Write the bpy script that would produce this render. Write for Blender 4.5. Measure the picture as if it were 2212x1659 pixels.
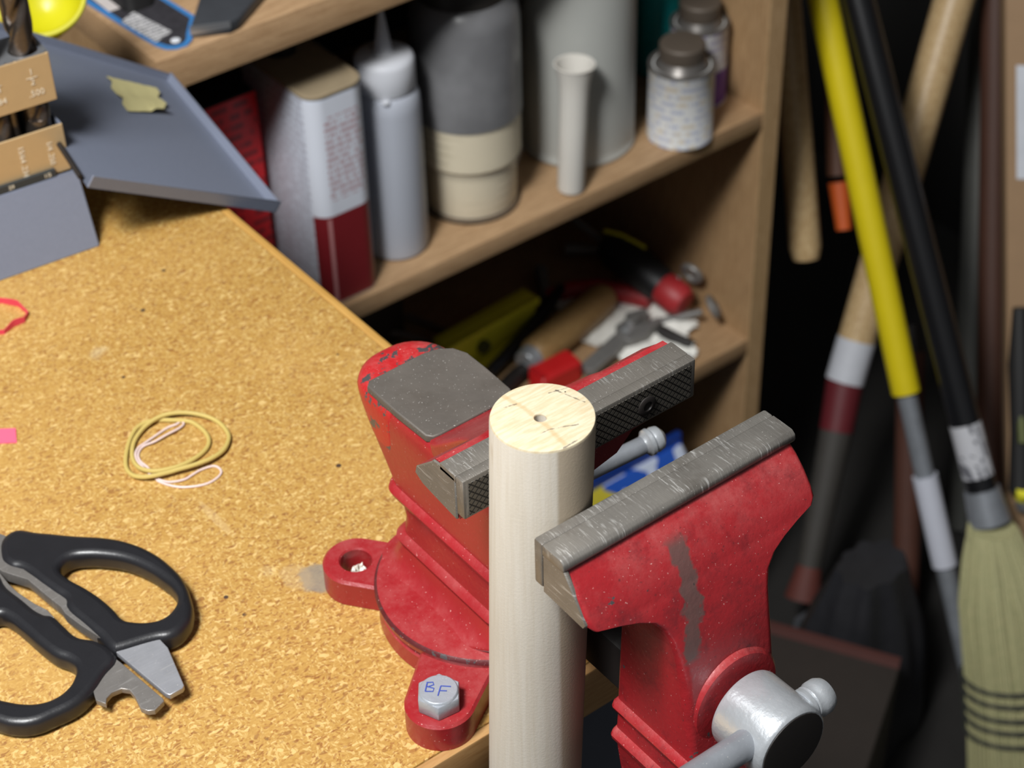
import bpy, bmesh, math, random
from mathutils import Vector, Matrix, noise
random.seed(7)
for o in list(bpy.data.objects): bpy.data.objects.remove(o)
S = bpy.context.scene; COL = S.collection
# units: all helper coordinates are millimetres, origin at the centre of the dowel's top end
Z0 = 1140.0
def W(p): return Vector((p[0]/1000, p[1]/1000, (p[2]+Z0)/1000))

# ------------------------------------------------------------------ camera
cam = bpy.data.cameras.new('camera'); camo = bpy.data.objects.new('camera', cam); COL.objects.link(camo); S.camera = camo
AZ, PITCH, ROLL = math.radians(53.4), math.radians(39.5), math.radians(-1.72)
F0 = Vector((math.cos(AZ), math.sin(AZ), 0)); R0 = Vector((math.sin(AZ), -math.cos(AZ), 0))
FW = F0*math.cos(PITCH) + Vector((0, 0, -math.sin(PITCH))); U0 = R0.cross(FW)
RT = R0*math.cos(ROLL) + U0*math.sin(ROLL); UP = -R0*math.sin(ROLL) + U0*math.cos(ROLL)
m = Matrix((RT, UP, -FW)).transposed().to_4x4(); m.translation = W((-328.8, -425.1, 458.3)); camo.matrix_world = m
cam.sensor_width = 36; cam.lens = 36*4300/2212; cam.clip_start = .05
cam.dof.use_dof = True; cam.dof.focus_distance = .77; cam.dof.aperture_fstop = 15.2

# ------------------------------------------------------------------ world, lamp, exposure
w = bpy.data.worlds.new('room'); S.world = w; w.use_nodes = True
w.node_tree.nodes['Background'].inputs[0].default_value = (.95, .97, 1, 1); w.node_tree.nodes['Background'].inputs[1].default_value = .15
def area(name, loc, target, sx, sy, power, col):
    l = bpy.data.lights.new(name, 'AREA'); l.shape = 'RECTANGLE'; l.size = sx; l.size_y = sy; l.energy = power; l.color = col
    o = bpy.data.objects.new(name, l); COL.objects.link(o); o.location = W(loc)
    o.rotation_euler = (W(target)-W(loc)).to_track_quat('-Z', 'Y').to_euler(); return o
area('ceiling_lamp', (-560, -40, 1050), (150, 300, -300), .25, .25, 25, (1, .99, .97))
area('fill_light', (-1150, -270, 1850), (200, 300, -300), .7, .7, 54, (.95, .98, 1))  # unseen soft fill, added to brighten the shelf fronts and left-hand faces
vs = S.view_settings; vs.view_transform = 'Standard'; vs.look = 'None'; vs.gamma = 1; vs.exposure = -.18; vs.use_curve_mapping = False

# ------------------------------------------------------------------ material helpers
class NT:
    def __init__(s, name):
        s.m = bpy.data.materials.new(name); s.m.use_nodes = True; s.t = s.m.node_tree; s.n = s.t.nodes; s.b = s.n['Principled BSDF']
        s.tc = s.n.new('ShaderNodeTexCoord').outputs['Object']
    def link(s, a, b): s.t.links.new(a, b)
    def val(s, sock, v):
        if hasattr(v, 'is_linked') or isinstance(v, bpy.types.NodeSocket): s.link(v, sock)
        else: sock.default_value = v
    def math(s, op, a, b=0.0, c=0.0, clamp=False):
        n = s.n.new('ShaderNodeMath'); n.operation = op; n.use_clamp = clamp
        for i, v in enumerate((a, b, c)): s.val(n.inputs[i], v)
        return n.outputs[0]
    def mapping(s, scale=(1, 1, 1), rot=(0, 0, 0), loc=(0, 0, 0), src=None):
        n = s.n.new('ShaderNodeMapping'); s.link(src or s.tc, n.inputs[0]); n.inputs['Scale'].default_value = scale; n.inputs['Rotation'].default_value = rot; n.inputs['Location'].default_value = loc
        return n.outputs[0]
    def noise(s, scale, detail=3, vec=None, rough=.55, dist=0):
        n = s.n.new('ShaderNodeTexNoise'); s.link(vec or s.tc, n.inputs['Vector']); n.inputs['Scale'].default_value = scale; n.inputs['Detail'].default_value = detail; n.inputs['Roughness'].default_value = rough; n.inputs['Distortion'].default_value = dist
        return n.outputs['Fac']
    def voro(s, scale, vec=None, rand=1):
        n = s.n.new('ShaderNodeTexVoronoi'); s.link(vec or s.tc, n.inputs['Vector']); n.inputs['Scale'].default_value = scale; n.inputs['Randomness'].default_value = rand
        return n
    def step(s, f, lo, hi):
        n = s.n.new('ShaderNodeMapRange'); s.link(f, n.inputs[0]); n.inputs[1].default_value = lo; n.inputs[2].default_value = hi; n.interpolation_type = 'SMOOTHSTEP'
        return n.outputs[0]
    def mix(s, f, a, b):
        n = s.n.new('ShaderNodeMix'); n.data_type = 'RGBA'
        s.val(n.inputs['Factor'], f); s.col(n.inputs[6], a); s.col(n.inputs[7], b)
        return n.outputs[2]
    def mixf(s, f, a, b):
        n = s.n.new('ShaderNodeMix'); s.val(n.inputs[0], f); s.val(n.inputs[2], a); s.val(n.inputs[3], b); return n.outputs[0]
    def col(s, sock, v):
        if isinstance(v, tuple): sock.default_value = (v[0], v[1], v[2], 1)
        else: s.link(v, sock)
    def bump(s, h, strength=.3, dist=.0005):
        n = s.n.new('ShaderNodeBump'); s.link(h, n.inputs['Height']); n.inputs['Strength'].default_value = strength; n.inputs['Distance'].default_value = dist
        s.link(n.outputs[0], s.b.inputs['Normal'])
    def out(s, col, rough=.5, metal=0.0, **k):
        s.col(s.b.inputs['Base Color'], col); s.val(s.b.inputs['Roughness'], rough); s.val(s.b.inputs['Metallic'], metal)
        for a, v in k.items(): s.b.inputs[a].default_value = v
        return s.m
    def sep(s, src=None):
        n = s.n.new('ShaderNodeSeparateXYZ'); s.link(src or s.tc, n.inputs[0]); return n.outputs
def srgb(r, g, b):
    f = lambda c: (c/255/12.92 if c/255 <= .04045 else ((c/255+.055)/1.055)**2.4)
    return (f(r), f(g), f(b))
def plain(name, col, rough=.5, metal=0.0, var=.12, vs_=60, bump=0, bs=300, **k):
    t = NT(name); f = t.noise(vs_, 3)
    c = t.mix(f, tuple(x*(1-var) for x in col), tuple(min(1, x*(1+var)) for x in col))
    if bump: t.bump(t.noise(bs, 2), bump, .0006)
    return t.out(c, rough, metal, **k)

# ---- particle board
def m_board():
    t = NT('particle_board')
    wv = t.n.new('ShaderNodeVectorMath'); wv.operation = 'ADD'
    nz = t.n.new('ShaderNodeTexNoise'); t.link(t.tc, nz.inputs['Vector']); nz.inputs['Scale'].default_value = 120; nz.inputs['Detail'].default_value = 2
    sc = t.n.new('ShaderNodeVectorMath'); sc.operation = 'SCALE'; t.link(nz.outputs['Color'], sc.inputs[0]); sc.inputs['Scale'].default_value = .006
    t.link(t.tc, wv.inputs[0]); t.link(sc.outputs[0], wv.inputs[1])
    a = t.voro(1, t.mapping((700, 1500, 800), (0, 0, .5), src=wv.outputs[0])); b = t.voro(1, t.mapping((1400, 620, 800), (0, 0, -.4), src=wv.outputs[0])); c = t.voro(1, t.mapping((420, 850, 500), (0, 0, 1.2), src=wv.outputs[0]))
    sa = t.sep(a.outputs['Color']); sb = t.sep(b.outputs['Color']); sc3 = t.sep(c.outputs['Color'])
    base = t.mix(sa[0], srgb(160, 118, 54), srgb(186, 149, 82))
    base = t.mix(t.math('MULTIPLY', sb[1], .55), base, srgb(174, 133, 62))
    base = t.mix(t.math('MULTIPLY', t.step(sb[0], .80, .86), .7), base, srgb(200, 170, 106))
    base = t.mix(t.math('MULTIPLY', t.step(sa[1], .84, .9), .65), base, srgb(136, 82, 34))
    base = t.mix(t.math('MULTIPLY', t.step(sc3[2], .92, .96), .55), base, srgb(118, 66, 30))
    base = t.mix(t.math('MULTIPLY', t.step(sc3[0], .93, .96), .65), base, srgb(216, 184, 120))
    blot = t.noise(9, 3); base = t.mix(t.math('MULTIPLY', t.step(blot, .45, .7), .2), base, srgb(198, 156, 88))
    # dark dots, glue smears and the grey smudge beside the vise
    d = t.voro(55); base = t.mix(t.math('MULTIPLY', t.math('LESS_THAN', d.outputs['Distance'], .075), t.step(t.noise(31, 1), .55, .6)), base, srgb(70, 52, 40))
    d2 = t.voro(24); base = t.mix(t.math('MULTIPLY', t.math('MULTIPLY', t.step(d2.outputs['Distance'], .22, .12), t.step(t.noise(17, 1), .56, .62)), .45), base, srgb(186, 168, 134))
    xyz = t.sep()
    def blob(cx, cy, rx, ry):
        u = t.math('DIVIDE', t.math('SUBTRACT', xyz[0], cx), rx); v = t.math('DIVIDE', t.math('SUBTRACT', xyz[1], cy), ry)
        r = t.math('SQRT', t.math('ADD', t.math('MULTIPLY', u, u), t.math('MULTIPLY', v, v)))
        return t.step(t.math('ADD', r, t.math('MULTIPLY', t.math('SUBTRACT', t.noise(160, 3), .5), .9)), 1.15, .75)
    base = t.mix(t.math('MULTIPLY', blob(-.0150, .1515, .0085, .010), .85), base, srgb(128, 120, 108))
    base = t.mix(t.math('MULTIPLY', blob(-.0215, .1585, .007, .010), .35), base, srgb(176, 150, 112))
    base = t.mix(t.math('MULTIPLY', blob(-.0305, .216, .0022, .016), .3), base, srgb(204, 178, 130))
    t.bump(t.noise(700, 2), .25, .0004)
    return t.out(base, .62)
# ---- plank-like woods
def m_wood(name, c1, c2, grain=(6, 60, 60), rough=.55, dark=None, streak=.5, fine=1.0):
    t = NT(name); v = t.mapping(grain)
    f = t.noise(8, 4, v, .6, .4); c = t.mix(t.step(f, .3, .7), c1, c2)
    g = t.noise(45*fine, 2, v); c = t.mix(t.math('MULTIPLY', t.step(g, .52, .75), streak), c, dark or tuple(x*.55 for x in c1))
    t.bump(g, .15, .0003)
    return t.out(c, rough)
def m_dowel():
    t = NT('dowel_wood'); xyz = t.sep()
    v = t.mapping((220, 220, 6)); f = t.noise(2.2, 4, v, .6)
    side = t.mix(t.step(f, .25, .85), srgb(190, 183, 171), srgb(181, 172, 157))
    ang = t.math('ADD', t.math('MULTIPLY', xyz[0], .78), t.math('MULTIPLY', xyz[1], -.62))
    side = t.mix(t.math('MULTIPLY', t.step(t.math('ADD', ang, t.math('MULTIPLY', t.math('SUBTRACT', t.noise(30, 2, t.mapping((1, 1, .1))), .5), .002)), .0045, .0062), .85), side, srgb(150, 135, 114))  # right side beyond a grain line, with its shading put into the wood colour
    fine = t.noise(9, 2, v); side = t.mix(t.math('MULTIPLY', t.step(fine, .5, .9), .16), side, srgb(168, 154, 132))
    side = t.mix(t.math('MULTIPLY', t.step(t.noise(1.1, 3, t.mapping((60, 60, 14), loc=(3, 1, 0))), .66, .72), .35), side, srgb(150, 132, 106))
    # end grain : faint growth bands running across, dark hair cracks
    e = t.mapping((1, 1, 1), (0, 0, .55)); es = t.sep(e)
    bands = t.noise(1, 3, t.mapping((90, 700, 20), (0, 0, .55)))
    end = t.mix(t.step(bands, .35, .65), srgb(196, 184, 158), srgb(184, 168, 136))
    def segd(a, c):      # distance to a segment, ragged by noise
        ax_, ay_ = a; dx, dy = c[0]-a[0], c[1]-a[1]; l2 = dx*dx+dy*dy
        px, py = t.math('SUBTRACT', xyz[0], ax_), t.math('SUBTRACT', xyz[1], ay_)
        h = t.math('DIVIDE', t.math('ADD', t.math('MULTIPLY', px, dx), t.math('MULTIPLY', py, dy)), l2, clamp=True)
        qx, qy = t.math('SUBTRACT', px, t.math('MULTIPLY', h, dx)), t.math('SUBTRACT', py, t.math('MULTIPLY', h, dy))
        return t.math('ADD', t.math('SQRT', t.math('ADD', t.math('MULTIPLY', qx, qx), t.math('MULTIPLY', qy, qy))), t.math('MULTIPLY', t.math('SUBTRACT', t.noise(420, 3), .5), .0016))
    def poly(P):
        d = segd(P[0], P[1])
        for a, c in zip(P[1:], P[2:]): d = t.math('MINIMUM', d, segd(a, c))
        return d
    end = t.mix(t.math('MULTIPLY', t.step(poly([(-.004, .0175), (-.0023, .0085), (-.0021, -.0051), (-.0032, -.0163)]), .0016, .0002), .5), end, srgb(176, 142, 96))
    for P in ([(-.0077, .0126), (-.003, .0114)], [(-.0065, -.0069), (-.003, -.0069), (.003, -.0093), (.0071, -.0113)], [(.0099, .0088), (.0172, .0068)], [(-.0048, -.0178), (.0031, -.0176)], [(.0128, .0084), (.0166, -.0033)]):
        end = t.mix(t.math('MULTIPLY', t.step(poly(P), .00035, .0000), .75), end, srgb(86, 78, 70))
    side_or_end = t.step(xyz[2], -.0012, -.0006)
    t.bump(t.noise(900, 2), .2, .0003)
    return t.out(t.mix(side_or_end, side, end), .7)
def m_red(name='red_paint', chips=.72, dust=.3, base=(140, 27, 32), cs=70, flecks=.15, streak=None):
    t = NT(name); n1 = t.noise(cs, 4, rough=.65)
    c = t.mix(t.noise(25, 2), srgb(*[x*.93 for x in base]), srgb(min(255, base[0]*1.1), base[1]*1.2, base[2]*1.2))
    geo = t.n.new('ShaderNodeNewGeometry'); nz = t.sep(geo.outputs['Normal'])[2]
    du = t.math('MULTIPLY', t.math('MULTIPLY', t.step(nz, .3, .95), t.step(t.noise(38, 7, rough=.8), .36, .78)), dust)
    c = t.mix(du, c, srgb(186, 120, 116))
    ch = t.step(n1, chips, chips+.015); c = t.mix(ch, c, srgb(92, 88, 90))
    sp = t.step(t.noise(900, 2), .70, .74); c = t.mix(t.math('MULTIPLY', sp, .6), c, srgb(214, 170, 164))
    dk = t.step(t.noise(520, 3, rough=.7), .62, .70); c = t.mix(t.math('MULTIPLY', dk, flecks), c, srgb(70, 34, 36))
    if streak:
        grease_shade = t.step(t.noise(60, 6, rough=.75), .46, .74); c = t.mix(t.math('MULTIPLY', grease_shade, .6), c, srgb(74, 26, 30))  # greasy mottling that also paints the jaw front darker in place of shade
        x_ = t.sep(); cxl = t.math('ADD', t.math('MULTIPLY', t.math('SUBTRACT', t.noise(170, 4), .5), .011), t.math('ADD', streak[0], t.math('MULTIPLY', t.math('MAXIMUM', t.math('SUBTRACT', streak[3], x_[2]), 0.0), -.28)))
        k_ = t.step(t.math('ABSOLUTE', t.math('SUBTRACT', x_[0], cxl)), .0046, .0028); k_ = t.math('MULTIPLY', k_, t.math('MULTIPLY', t.step(x_[2], streak[1], streak[1]+.004), t.step(x_[2], streak[2]+.002, streak[2]-.003)))
        c = t.mix(t.math('MULTIPLY', k_, .85), c, srgb(80, 68, 64))
    t.bump(t.noise(380, 3), .3, .0006)
    return t.out(c, t.mixf(du, .34, .6), t.math('MULTIPLY', ch, .5), **{'Coat Weight': .15, 'Coat Roughness': .25})
def m_steel(name, col=(128, 124, 120), rough=.38, scratch=None, metal=.85, dirt=.4, sscale=(1, 1, 1)):
    t = NT(name); v = t.mapping(sscale)
    f = t.noise(60, 4); c = t.mix(f, srgb(*[x*.86 for x in col]), srgb(*[min(255, x*1.1) for x in col]))
    c = t.mix(t.math('MULTIPLY', t.step(t.noise(34, 4, rough=.7), .5, .75), dirt), c, srgb(74, 66, 58))
    sp = t.step(t.noise(1300, 1), .72, .76); c = t.mix(t.math('MULTIPLY', sp, .5), c, srgb(220, 216, 210))
    g = t.noise(1, 3, v)
    if scratch: c = t.mix(t.math('MULTIPLY', t.math('MULTIPLY', t.step(g, .54, .68), t.step(t.noise(75, 2), .42, .62)), scratch), c, srgb(206, 204, 200))
    t.bump(g, .35, .0004)
    return t.out(c, rough, metal)
def m_knurl():
    t = NT('knurled_steel'); x = t.sep()
    u = t.math('ADD', x[0], x[2]); v = t.math('SUBTRACT', x[0], x[2]); p = .0034
    a = t.math('PINGPONG', u, p/2); b = t.math('PINGPONG', v, p/2); d = t.math('MINIMUM', a, b)
    g = t.step(d, .00022, .0005); c = t.mix(g, srgb(24, 22, 20), srgb(92, 87, 79)); t.bump(g, .6, .0006)
    return t.out(c, .5, .4)
def m_print(name, base, ink, u, v, pitch, fill=.5, word=260, reg=None, rough=.4, ink2=None, ring=None, amt=.8):
    """small illegible printing: rows of words along axis u, stacked along axis v"""
    t = NT(name); x = t.sep(); V = t.math('DIVIDE', x[v], pitch); row = t.math('FLOOR', V); fr = t.math('SUBTRACT', V, row)
    if u == 'ang': Ucoord = t.math('MULTIPLY', t.math('ARCTAN2', x[1], x[0]), ring)
    else: Ucoord = x[u]
    cv = t.n.new('ShaderNodeCombineXYZ'); t.link(t.math('MULTIPLY', Ucoord, word), cv.inputs[0]); t.link(t.math('MULTIPLY', row, 3.7), cv.inputs[1])
    k = t.math('MULTIPLY', t.math('LESS_THAN', fr, fill), t.step(t.noise(1, 1, cv.outputs[0]), .44, .47))
    if reg:
        for s_, lo, hi in ((Ucoord, reg[0], reg[1]), (x[v], reg[2], reg[3])):
            k = t.math('MULTIPLY', k, t.math('MULTIPLY', t.math('GREATER_THAN', s_, lo), t.math('LESS_THAN', s_, hi)))
    i = t.mix(t.step(t.noise(.35, 0, cv.outputs[0]), .45, .5), ink, ink2) if ink2 else ink
    return t.out(t.mix(t.math('MULTIPLY', k, amt), base, i), rough)

MB_ = m_board(); M_DOWEL = m_dowel()
M_OAK = m_wood('oak_laminate', srgb(176, 144, 108), srgb(152, 120, 86), (5, 70, 70), .55, srgb(104, 76, 52), .6)
M_OAKV = m_wood('oak_laminate_upright', srgb(174, 142, 104), srgb(148, 116, 80), (70, 70, 5), .55, srgb(104, 76, 52), .6)
M_OAKE = m_wood('oak_edge_band', srgb(184, 152, 112), srgb(168, 136, 96), (40, 40, 8), .55, srgb(120, 88, 56), .35)
M_EDGE = m_wood('pine_edge_strip', srgb(184, 143, 76), srgb(170, 128, 62), (60, 5, 60), .5, srgb(180, 120, 56), .4)
M_EDGEX = m_wood('pine_front_strip', srgb(180, 141, 92), srgb(164, 124, 76), (5, 60, 60), .5, srgb(160, 104, 56), .45)
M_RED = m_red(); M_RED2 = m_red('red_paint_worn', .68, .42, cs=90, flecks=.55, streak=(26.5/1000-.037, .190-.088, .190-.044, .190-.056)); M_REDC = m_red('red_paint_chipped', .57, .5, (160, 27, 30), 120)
M_ANVIL = m_steel('anvil_steel', (96, 90, 84), .55, None, .3, .35, (300, 300, 300))
M_JAW = m_steel('jaw_steel', (116, 111, 104), .4, .3, .4, .35, (1500, 180, 60))
M_JAWF = m_steel('worn_jaw_steel', (122, 118, 112), .36, .6, .45, .45, (1300, 150, 60))
M_JAWEND = m_steel('filed_steel', (118, 113, 106), .42, .45, .4, .4, (60, 60, 900))
M_KNURL = m_knurl()
M_ZINC = m_steel('zinc_plate', (190, 194, 198), .3, None, .6, .08, (500, 500, 500))
M_ZINC2 = m_steel('brushed_rod_steel', (150, 154, 160), .36, None, .5, .15, (300, 300, 300))
M_BOLT = m_steel('zinc_bolt', (166, 172, 180), .42, None, .4, .08, (500, 500, 500))
M_DARK = plain('blackened_iron', srgb(38, 34, 32), .55, .3)
M_BLACK = plain('black_plastic', srgb(30, 30, 33), .36, 0, .2, 80, .1, 700)
M_BLACKM = plain('matt_black', srgb(24, 23, 23), .6)
M_BLADE = m_steel('scissor_steel', (132, 128, 124), .36, .2, .5, .2, (80, 700, 80))
M_BLADE2 = m_steel('ground_scissor_steel', (166, 167, 172), .32, .3, .5, .1, (80, 700, 80))
M_GREYP = plain('grey_enamel', srgb(118, 124, 140), .5, .1, .06, 400, .25, 1200)
M_GOLD = plain('gold_anodised', srgb(192, 164, 122), .45, .3, .05, 200)
M_ALU = plain('bare_aluminium', srgb(186, 188, 192), .3, .8, .06)
M_WHITE = plain('white_plastic', srgb(214, 216, 222), .45)

# ------------------------------------------------------------------ mesh helpers
class MB:
    def __init__(s): s.b = bmesh.new()
    def verts(s, L): return [s.b.verts.new(W(p)) for p in L]
    def rings(s, R, cap=True, close=True):
        rv = [s.verts(r) for r in R]; n = len(rv[0])
        for a, c in zip(rv, rv[1:]):
            for i in range(n if close else n-1):
                j = (i+1) % n
                try: s.b.faces.new((a[i], a[j], c[j], c[i]))
                except ValueError: pass
        if cap and close: s.b.faces.new(rv[0][::-1]); s.b.faces.new(rv[-1])
        return s
    def box(s, x0, x1, y0, y1, z0, z1, rz=0, piv=None):
        P = [(x0, y0), (x1, y0), (x1, y1), (x0, y1)]
        if rz:
            cx, cy = piv or ((x0+x1)/2, (y0+y1)/2); c, n = math.cos(rz), math.sin(rz)
            P = [(cx+(x-cx)*c-(y-cy)*n, cy+(x-cx)*n+(y-cy)*c) for x, y in P]
        return s.rings([[(x, y, z0) for x, y in P], [(x, y, z1) for x, y in P]])
    def cyl(s, a, c, r0, r1=None, n=24, cap=True): return s.tube([a, c], [r0, r0 if r1 is None else r1], n, cap)
    def tube(s, P, r, n=10, cap=True, closed=False, flat=1.0, upv=None):
        P = [Vector(p) for p in P]; k = len(P); r = r if hasattr(r, '__len__') else [r]*k; R = []; prev = None
        for i in range(k):
            a = P[i-1] if (i or closed) else P[i]; c = P[(i+1) % k] if (i < k-1 or closed) else P[i]
            t = (c-a); t = t.normalized() if t.length > 1e-9 else Vector((0, 0, 1))
            if upv is not None: u = Vector(upv)
            elif prev is None: u = Vector((0, 0, 1)) if abs(t.z) < .9 else Vector((1, 0, 0))
            else: u = prev
            u = (u-t*u.dot(t)).normalized(); prev = u; v = t.cross(u)
            R.append([tuple(P[i]+(u*math.cos(q)*flat+v*math.sin(q))*r[i]) for q in (2*math.pi*j/n for j in range(n))])
        if closed: R.append(R[0])
        s.rings(R, cap and not closed)
        if closed: bmesh.ops.remove_doubles(s.b, verts=s.b.verts, dist=1e-6)
        return s
    def lathe(s, prof, o=(0, 0, 0), axis=(0, 0, 1), n=36, cap=True):
        ax = Vector(axis).normalized(); u = ax.orthogonal().normalized(); v = ax.cross(u); o = Vector(o)
        return s.rings([[tuple(o+ax*h+(u*math.cos(q)+v*math.sin(q))*r) for q in (2*math.pi*j/n for j in range(n))] for r, h in prof], cap)
    def prism(s, poly, z0, z1): return s.rings([[(x, y, z0) for x, y in poly], [(x, y, z1) for x, y in poly]])
    def prismx(s, poly, x0, x1): return s.rings([[(x0, y, z) for y, z in poly], [(x1, y, z) for y, z in poly]])
    def bevel(s, w_, seg=2, ang=35):
        bmesh.ops.recalc_face_normals(s.b, faces=s.b.faces)
        e = [e for e in s.b.edges if len(e.link_faces) == 2 and e.calc_face_angle(0) > math.radians(ang)]
        bmesh.ops.bevel(s.b, geom=e, offset=w_/1000, offset_type='OFFSET', segments=seg, profile=.5, affect='EDGES', clamp_overlap=True); return s
    def build(s, name, mat, parent=None, sharp=35, origin=None):
        bmesh.ops.recalc_face_normals(s.b, faces=s.b.faces)
        if parent is not None: o_ = gloc(parent)
        else: o_ = W(origin)
        for v in s.b.verts: v.co -= o_
        me = bpy.data.meshes.new(name); s.b.to_mesh(me); s.b.free()
        for p in me.polygons: p.use_smooth = True
        me.set_sharp_from_angle(angle=math.radians(sharp)); me.materials.append(mat)
        o = bpy.data.objects.new(name, me); COL.objects.link(o)
        if parent is not None: o.parent = parent
        else: o.location = o_
        return o
def gloc(o):
    v = Vector(o.location)
    while o.parent: o = o.parent; v += Vector(o.location)
    return v
def thing(name, label, cat, loc, group=None, kind=None):
    o = bpy.data.objects.new(name, None); COL.objects.link(o); o.location = W(loc); o.empty_display_size = .02
    return tag(o, label, cat, group, kind)
def tag(o, label=None, cat=None, group=None, kind=None):
    for k, v in (('label', label), ('category', cat), ('group', group), ('kind', kind)):
        if v: o[k] = v
    return o
def rrect(x0, x1, y0, y1, r, z, n=5):
    r = min(r, (x1-x0)/2-.01, (y1-y0)/2-.01); P = []
    for cx, cy, a in ((x1-r, y1-r, 0), (x0+r, y1-r, 90), (x0+r, y0+r, 180), (x1-r, y0+r, 270)):
        for i in range(n+1):
            q = math.radians(a+90*i/n); P.append((cx+r*math.cos(q), cy+r*math.sin(q), z))
    return P
def rrect2(x0, x1, y0, y1, rf, rb, z, n=6):      # own radius for the front (low y) and the back (high y) corners
    P = []; lim = (x1-x0)/2-.01; rf = min(rf, lim); rb = min(rb, lim)
    for cx, cy, a, r in ((x1-rb, y1-rb, 0, rb), (x0+rb, y1-rb, 90, rb), (x0+rf, y0+rf, 180, rf), (x1-rf, y0+rf, 270, rf)):
        for i in range(n+1):
            q = math.radians(a+90*i/n); P.append((cx+r*math.cos(q), cy+r*math.sin(q), z))
    return P
def outline(name, outer, holes, z0, z1, bev, mat, parent, res=6, smooth=True, cyc=True):
    """flat plate with a rounded rim cut to an outline (with holes), lying between z0 and z1"""
    cu = bpy.data.curves.new(name, 'CURVE'); cu.dimensions = '2D'; cu.fill_mode = 'BOTH'
    for L in [outer]+list(holes):
        if smooth:
            sp = cu.splines.new('BEZIER'); sp.bezier_points.add(len(L)-1)
            for bp, (x, y) in zip(sp.bezier_points, L): bp.co = (x/1000, y/1000, 0); bp.handle_left_type = bp.handle_right_type = 'AUTO'
        else:
            sp = cu.splines.new('POLY'); sp.points.add(len(L)-1)
            for bp, (x, y) in zip(sp.points, L): bp.co = (x/1000, y/1000, 0, 1)
        sp.use_cyclic_u = True
    cu.resolution_u = res; cu.extrude = max(0, (z1-z0)/2-bev)/1000; cu.bevel_depth = bev/1000; cu.bevel_resolution = 3; cu.offset = -bev/1000
    tmp = bpy.data.objects.new('tmp', cu); COL.objects.link(tmp); dg = bpy.context.evaluated_depsgraph_get(); dg.update()
    me = bpy.data.meshes.new_from_object(tmp.evaluated_get(dg)); bpy.data.objects.remove(tmp); bpy.data.curves.remove(cu)
    o_ = gloc(parent); off = Vector((0, 0, ((z0+z1)/2+Z0)/1000))
    for v in me.vertices: v.co = v.co+off-o_
    me.name = name; me.materials.clear(); me.materials.append(mat)
    for p in me.polygons: p.use_smooth = True; p.material_index = 0
    me.set_sharp_from_angle(angle=math.radians(40))
    o = bpy.data.objects.new(name, me); COL.objects.link(o); o.parent = parent; return o
def text(name, body, size, org, ux, uy, mat, parent, spacing=1.0):
    """flat printed lettering: org is its centre, ux the reading direction, uy the letters' up direction"""
    cu = bpy.data.curves.new(name, 'FONT'); cu.body = body; cu.size = size/1000; cu.align_x = 'CENTER'; cu.align_y = 'CENTER'; cu.extrude = .00008; cu.space_character = spacing; cu.resolution_u = 2
    tmp = bpy.data.objects.new('tmp', cu); COL.objects.link(tmp); dg = bpy.context.evaluated_depsgraph_get(); dg.update()
    me = bpy.data.meshes.new_from_object(tmp.evaluated_get(dg)); bpy.data.objects.remove(tmp); bpy.data.curves.remove(cu)
    ux = Vector(ux).normalized(); uy = Vector(uy); uy = (uy-ux*uy.dot(ux)).normalized(); n = ux.cross(uy); o_ = W(org)-gloc(parent)
    for v in me.vertices: v.co = o_+ux*v.co.x+uy*v.co.y+n*v.co.z
    me.name = name; me.materials.clear(); me.materials.append(mat)
    o = bpy.data.objects.new(name, me); COL.objects.link(o); o.parent = parent; return o
def lerp(a, b, t): return tuple(x+(y-x)*t for x, y in zip(a, b))

# ================================================================== SETTING
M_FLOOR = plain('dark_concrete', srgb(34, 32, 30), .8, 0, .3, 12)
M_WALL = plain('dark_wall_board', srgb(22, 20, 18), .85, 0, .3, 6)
FZ = -1140
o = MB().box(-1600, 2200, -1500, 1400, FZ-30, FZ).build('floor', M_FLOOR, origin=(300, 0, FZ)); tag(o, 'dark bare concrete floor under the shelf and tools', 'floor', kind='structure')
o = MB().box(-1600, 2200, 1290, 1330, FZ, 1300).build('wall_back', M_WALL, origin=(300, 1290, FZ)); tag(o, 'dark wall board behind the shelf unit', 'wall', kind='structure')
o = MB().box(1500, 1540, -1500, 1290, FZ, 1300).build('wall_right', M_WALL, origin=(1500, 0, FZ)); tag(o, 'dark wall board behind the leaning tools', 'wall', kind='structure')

# ---- workbench
BZ = -190
bench = thing('workbench', 'workbench with an orange-brown particle board top and pine edging', 'workbench', (0, 0, FZ))
def board():
    b = MB().box(-900, 106, 34, 1180, BZ-26, BZ)
    return b.bevel(1.0, 2).build('tabletop', MB_, bench)
tt = board()
MB().box(106.2, 111, 29, 1180, BZ-26, BZ-.2).bevel(.8).build('side_edging', M_EDGE, bench)
MB().box(-900, 106, 29, 33.8, BZ-28, BZ-.2).bevel(.8).build('front_edging', M_EDGEX, bench)
M_CAB = plain('slate_grey_cabinet_paint', srgb(72, 76, 86), .6)
MB().box(-880, 100, 46, 60, FZ, BZ-26).build('cabinet_panel', M_CAB, bench)
MB().box(86, 100, 60, 1150, FZ, BZ-26).build('cabinet_side', M_CAB, bench)

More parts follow.
